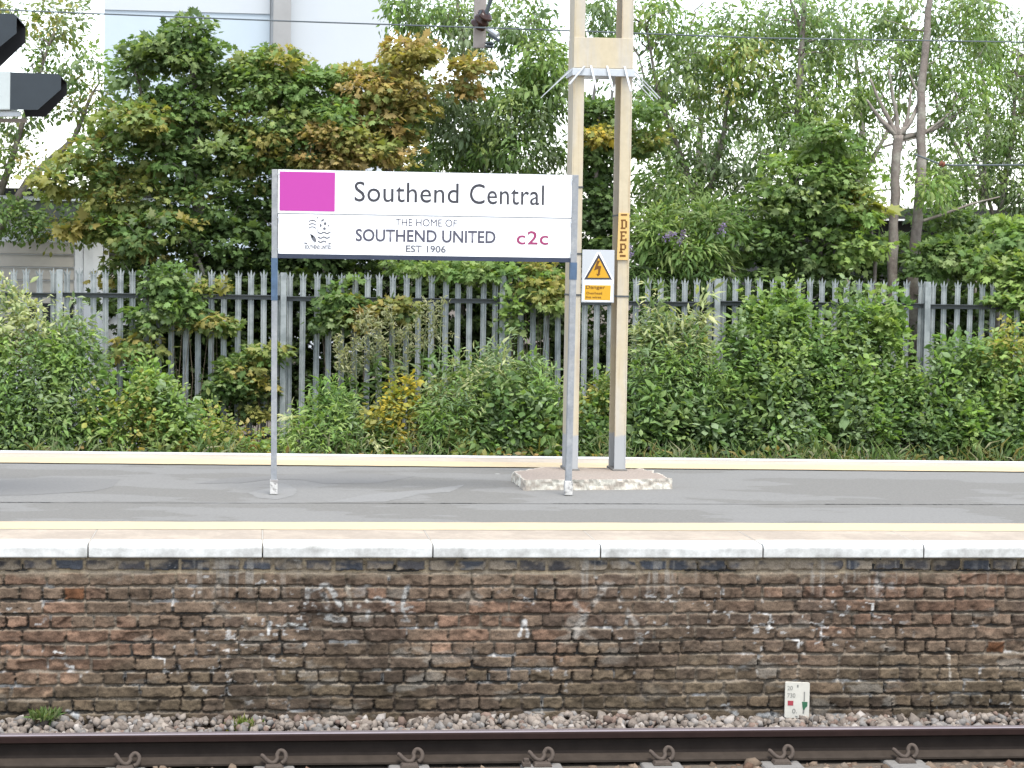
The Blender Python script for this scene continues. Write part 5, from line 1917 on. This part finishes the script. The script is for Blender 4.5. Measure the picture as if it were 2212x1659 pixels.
stalks("willowherb", "tall pale willowherb gone to seed in front of the fence, right of centre gap", 930, [(905, 925, 648), (925, 955, 640), (890, 880, 700)], 13.9, 1)
stalks("willowherb", "pale leaning willowherb seed heads under the middle of the board", 830, [(850, 785, 665), (860, 845, 655), (840, 800, 680)], 13.9, 2)
stalks("willowherb", "short grey willowherb leaning left beneath the board", 760, [(800, 735, 725), (800, 765, 735)], 13.9, 3)
plant("ragwort", "yellow-leaved dying weed clump low in front of the fence, below the crest text", "weeds",
      [(865, 870, 34, 26, Y, .2, 12, 'yellow+olive', 'oval'), (850, 915, 50, 34, Y - .1, .25, 24, 'olive+yellow', 'oval'), (885, 845, 16, 14, Y, .1, 6, 'yellow', 'oval'), (880, 960, 50, 20, Y - .2, .2, 16, 'brown+pale', 'lance'), (830, 955, 40, 25, Y - .2, .2, 18, 'mid+bright+grey', 'oval')],
      gp(865, Y), None, 'oval', .085, 20, .12, group=WG)
plant("buddleia_mound", "leafy grey-green buddleia mound left of the mast foot", "weeds",
      [(1000, 850, 80, 50, Y, .4, 60, 'grey+pale+mid', 'lance'), (1100, 830, 90, 50, Y + .1, .4, 60, 'grey+pale+mid', 'lance'), (1170, 870, 60, 60, Y, .4, 44, 'mid+bright+grey', 'lance'), (990, 920, 90, 55, Y - .2, .4, 70, 'mid+bright+grey', 'lance'), (1110, 920, 110, 60, Y - .2, .4, 90, 'mid+grey+dark', 'oval'), (1080, 965, 130, 22, Y - .3, .3, 30, 'mid+olive+bright', 'oval')],
      gp(1070, Y), None, 'lance', .13, 24, .15, group=WG)
plant("low_bush", "low green bush seen between the two mast legs", "weeds",
      [(1285, 900, 50, 34, Y, .3, 34, 'mid+olive+bright', 'oval'), (1285, 955, 60, 40, Y - .2, .3, 44, 'mid+grey+dark', 'oval'), (1300, 845, 18, 40, Y, .15, 12, 'olive+mid', 'oval')],
      gp(1285, Y), None, 'oval', .09, 26, .14, group=WG)
plant("tall_weeds", "tall pale-tipped weed bank right of the mast", "weeds",
      [(1400, 720, 34, 50, Y + .2, .25, 20, 'pale+grey', 'lance'), (1460, 760, 60, 60, Y + .1, .3, 40, 'grey+pale+mid', 'lance'), (1420, 840, 70, 60, Y, .4, 66, 'mid+bright+grey', 'lance'), (1520, 830, 70, 60, Y, .4, 60, 'mid+bright+grey', 'lance'), (1430, 930, 90, 60, Y - .2, .4, 80, 'mid+grey+dark', 'oval'), (1540, 930, 90, 60, Y - .2, .4, 76, 'mid+grey+dark', 'oval'), (1510, 740, 16, 60, Y + .1, .15, 12, 'grey+pale', 'lance')],
      gp(1470, Y), None, 'lance', .13, 24, .15, group=WG)
plant("bramble_bank", "largest bramble bank, rising over the fence right of centre", "weeds",
      [(1680, 690, 70, 50, Y + .3, .3, 44, 'bright+mid', 'maple'), (1640, 770, 80, 60, Y + .1, .4, 66, 'mid+bright+grey', 'oval'), (1760, 760, 80, 55, Y + .1, .4, 60, 'mid+bright+grey', 'oval'), (1850, 720, 60, 70, Y + .2, .3, 50, 'mid+bright+grey', 'oval'), (1910, 720, 40, 50, Y + .2, .3, 30, 'bright+mid', 'maple'),
       (1680, 860, 110, 60, Y - .1, .4, 90, 'mid+bright+grey', 'oval'), (1830, 840, 110, 60, Y, .4, 90, 'mid+bright+grey', 'oval'), (1670, 940, 110, 55, Y - .3, .4, 80, 'mid+grey+dark', 'oval'), (1850, 930, 120, 60, Y - .2, .4, 90, 'mid+bright+grey', 'oval'), (1940, 850, 50, 60, Y, .3, 36, 'mid', 'oval')],
      gp(1760, Y), None, 'oval', .10, 25, .15, group=WG)
plant("right_weeds", "green weed mound with yellow-green shoots at the lower right edge", "weeds",
      [(2080, 800, 80, 50, Y, .4, 50, 'mid+bright+grey', 'oval'), (2180, 790, 70, 50, Y, .4, 50, 'bright+olive', 'oval'), (2030, 870, 80, 50, Y - .1, .4, 54, 'mid+bright+grey', 'oval'), (2150, 870, 100, 60, Y - .1, .4, 84, 'mid+bright+grey', 'oval'), (2020, 950, 90, 50, Y - .3, .4, 60, 'mid+grey+dark', 'oval'), (2140, 950, 110, 50, Y - .3, .4, 76, 'mid+grey+dark', 'maple'), (2090, 930, 50, 20, Y - .5, .2, 14, 'bright', 'maple'), (2280, 870, 80, 110, Y, .4, 60, 'mid', 'oval')],
      gp(2110, Y), None, 'oval', .10, 25, .15, group=WG)


# ground cover along the foot of the weeds
def cover():
    L = Leafage()
    N = 9000
    x = rng.uniform(PY(-260, 960, 13).x, PY(2460, 960, 13).x, N)
    y = rng.uniform(12.6, 14.3, N)
    z = GZ + .05 + rng.random(N) ** 1.6 * .42 * (0.6 + .8 * fbm(x * .8, y, 99))
    pl = np.array([random.choice(PAL[random.choice(['mid', 'dark', 'olive', 'mid', 'brown'])]) for _ in range(600)])[rng.integers(0, 600, N)]
    O = nrm(np.stack([rng.normal(0, .6, N), rng.normal(-.3, .6, N), rng.uniform(.3, 1, N)], 1))
    L.add(*leaves(np.stack([x, y, z], 1), O, pl, 'oval', .10, .5, .3))
    N = 5200
    x = rng.uniform(PY(-260, 960, 13).x, PY(2460, 960, 13).x, N)
    y = rng.uniform(12.45, 13.3, N)
    z = GZ + .12 + .38 * rng.random(N) * (0.5 + .9 * fbm(x * 1.1, y, 98))
    pl = np.array([random.choice(PAL[random.choice(['pale', 'bright', 'bright', 'mid', 'olive', 'mid'])]) for _ in range(600)])[rng.integers(0, 600, N)]
    O = nrm(np.stack([rng.normal(0, .35, N), rng.normal(-.1, .3, N), np.full(N, 1.2)], 1))
    keep = fbm(x * 2.2, y * 1.5, 97, 3) > .46
    x, y, z, pl, O = x[keep], y[keep], z[keep], pl[keep] * .8, O[keep]
    L.add(*leaves(np.stack([x, y, z], 1), O, pl, 'blade', .24, .1, -.2))
    N = 3500
    x = rng.uniform(PY(-260, 960, 13).x, PY(2460, 960, 13).x, N)
    y = rng.uniform(12.6, 13.2, N)
    z = GZ + .15 + .32 * rng.random(N) * (0.5 + .9 * fbm(x * 1.4, y, 96))
    pl = np.array([random.choice(PAL[random.choice(['mid', 'olive', 'bright', 'grey', 'brown'])]) for _ in range(600)])[rng.integers(0, 600, N)]
    O = nrm(np.stack([rng.normal(0, .8, N), rng.normal(-.4, .5, N), rng.uniform(.1, .9, N)], 1))
    L.add(*leaves(np.stack([x, y, z], 1), O, pl, 'oval', .085, .6, .3))
    o = L.build("ground_cover", None)
    struct(o, 'stuff', "low mixed weeds along the foot of the fence", "ground cover")


cover()

# purple buddleia flower spikes
fl = bpy.data.objects["buddleia"]
for px, py, a in ((1472, 512, .3), (1360, 540, -.2), (1445, 508, 1.2), (1560, 492, .5)):
    L = Leafage()
    p = np.array(PY(px, py, 15.0))
    N = 90
    s_ = rng.random(N)
    d_ = np.array([math.sin(a), 0, math.cos(a)])
    pos = p + (s_[:, None] - .5) * .16 * d_ + rng.normal(0, 1, (N, 3)) * (.028 * (1 - s_ * .7))[:, None]
    L.add(*leaves(pos, nrm(rng.normal(0, 1, (N, 3))), np.tile([.24, .19, .34], (N, 1)), 'oval', .03, .2, 0))
    L.build("flower_spike", fl)


# grass tufts in the ballast
def tuft(label, px, py, w, h, pal):
    c = PY(px, py, -.09)
    t = thing("grass_tuft", label, "grass tuft", c, "grass tufts in the ballast")
    L = Leafage()
    N = 170
    x = rng.normal(0, w / 2.2, N)
    pos = np.stack([c.x + x, c.y + rng.normal(0, .03, N), np.full(N, c.z)], 1)
    O = nrm(np.stack([x / w * 1.2 + rng.normal(0, .25, N), rng.normal(-.2, .3, N), np.full(N, 1.2)], 1))
    pl = np.array([random.choice(pal) for _ in range(N)])
    L.add(*leaves(pos, O, pl, 'lance', h, .1, -.2))
    L.build("blades", t)


tuft("dark green grass tuft against the brick wall at the far left", 97, 1552, .05, .06, [(.09, .15, .05), (.12, .18, .06), (.17, .2, .09)])
tuft("bright yellow-green grass tuft behind the rail, left of the sign post", 525, 1580, .09, .075, [(.12, .17, .04), (.16, .2, .05), (.22, .2, .09)])
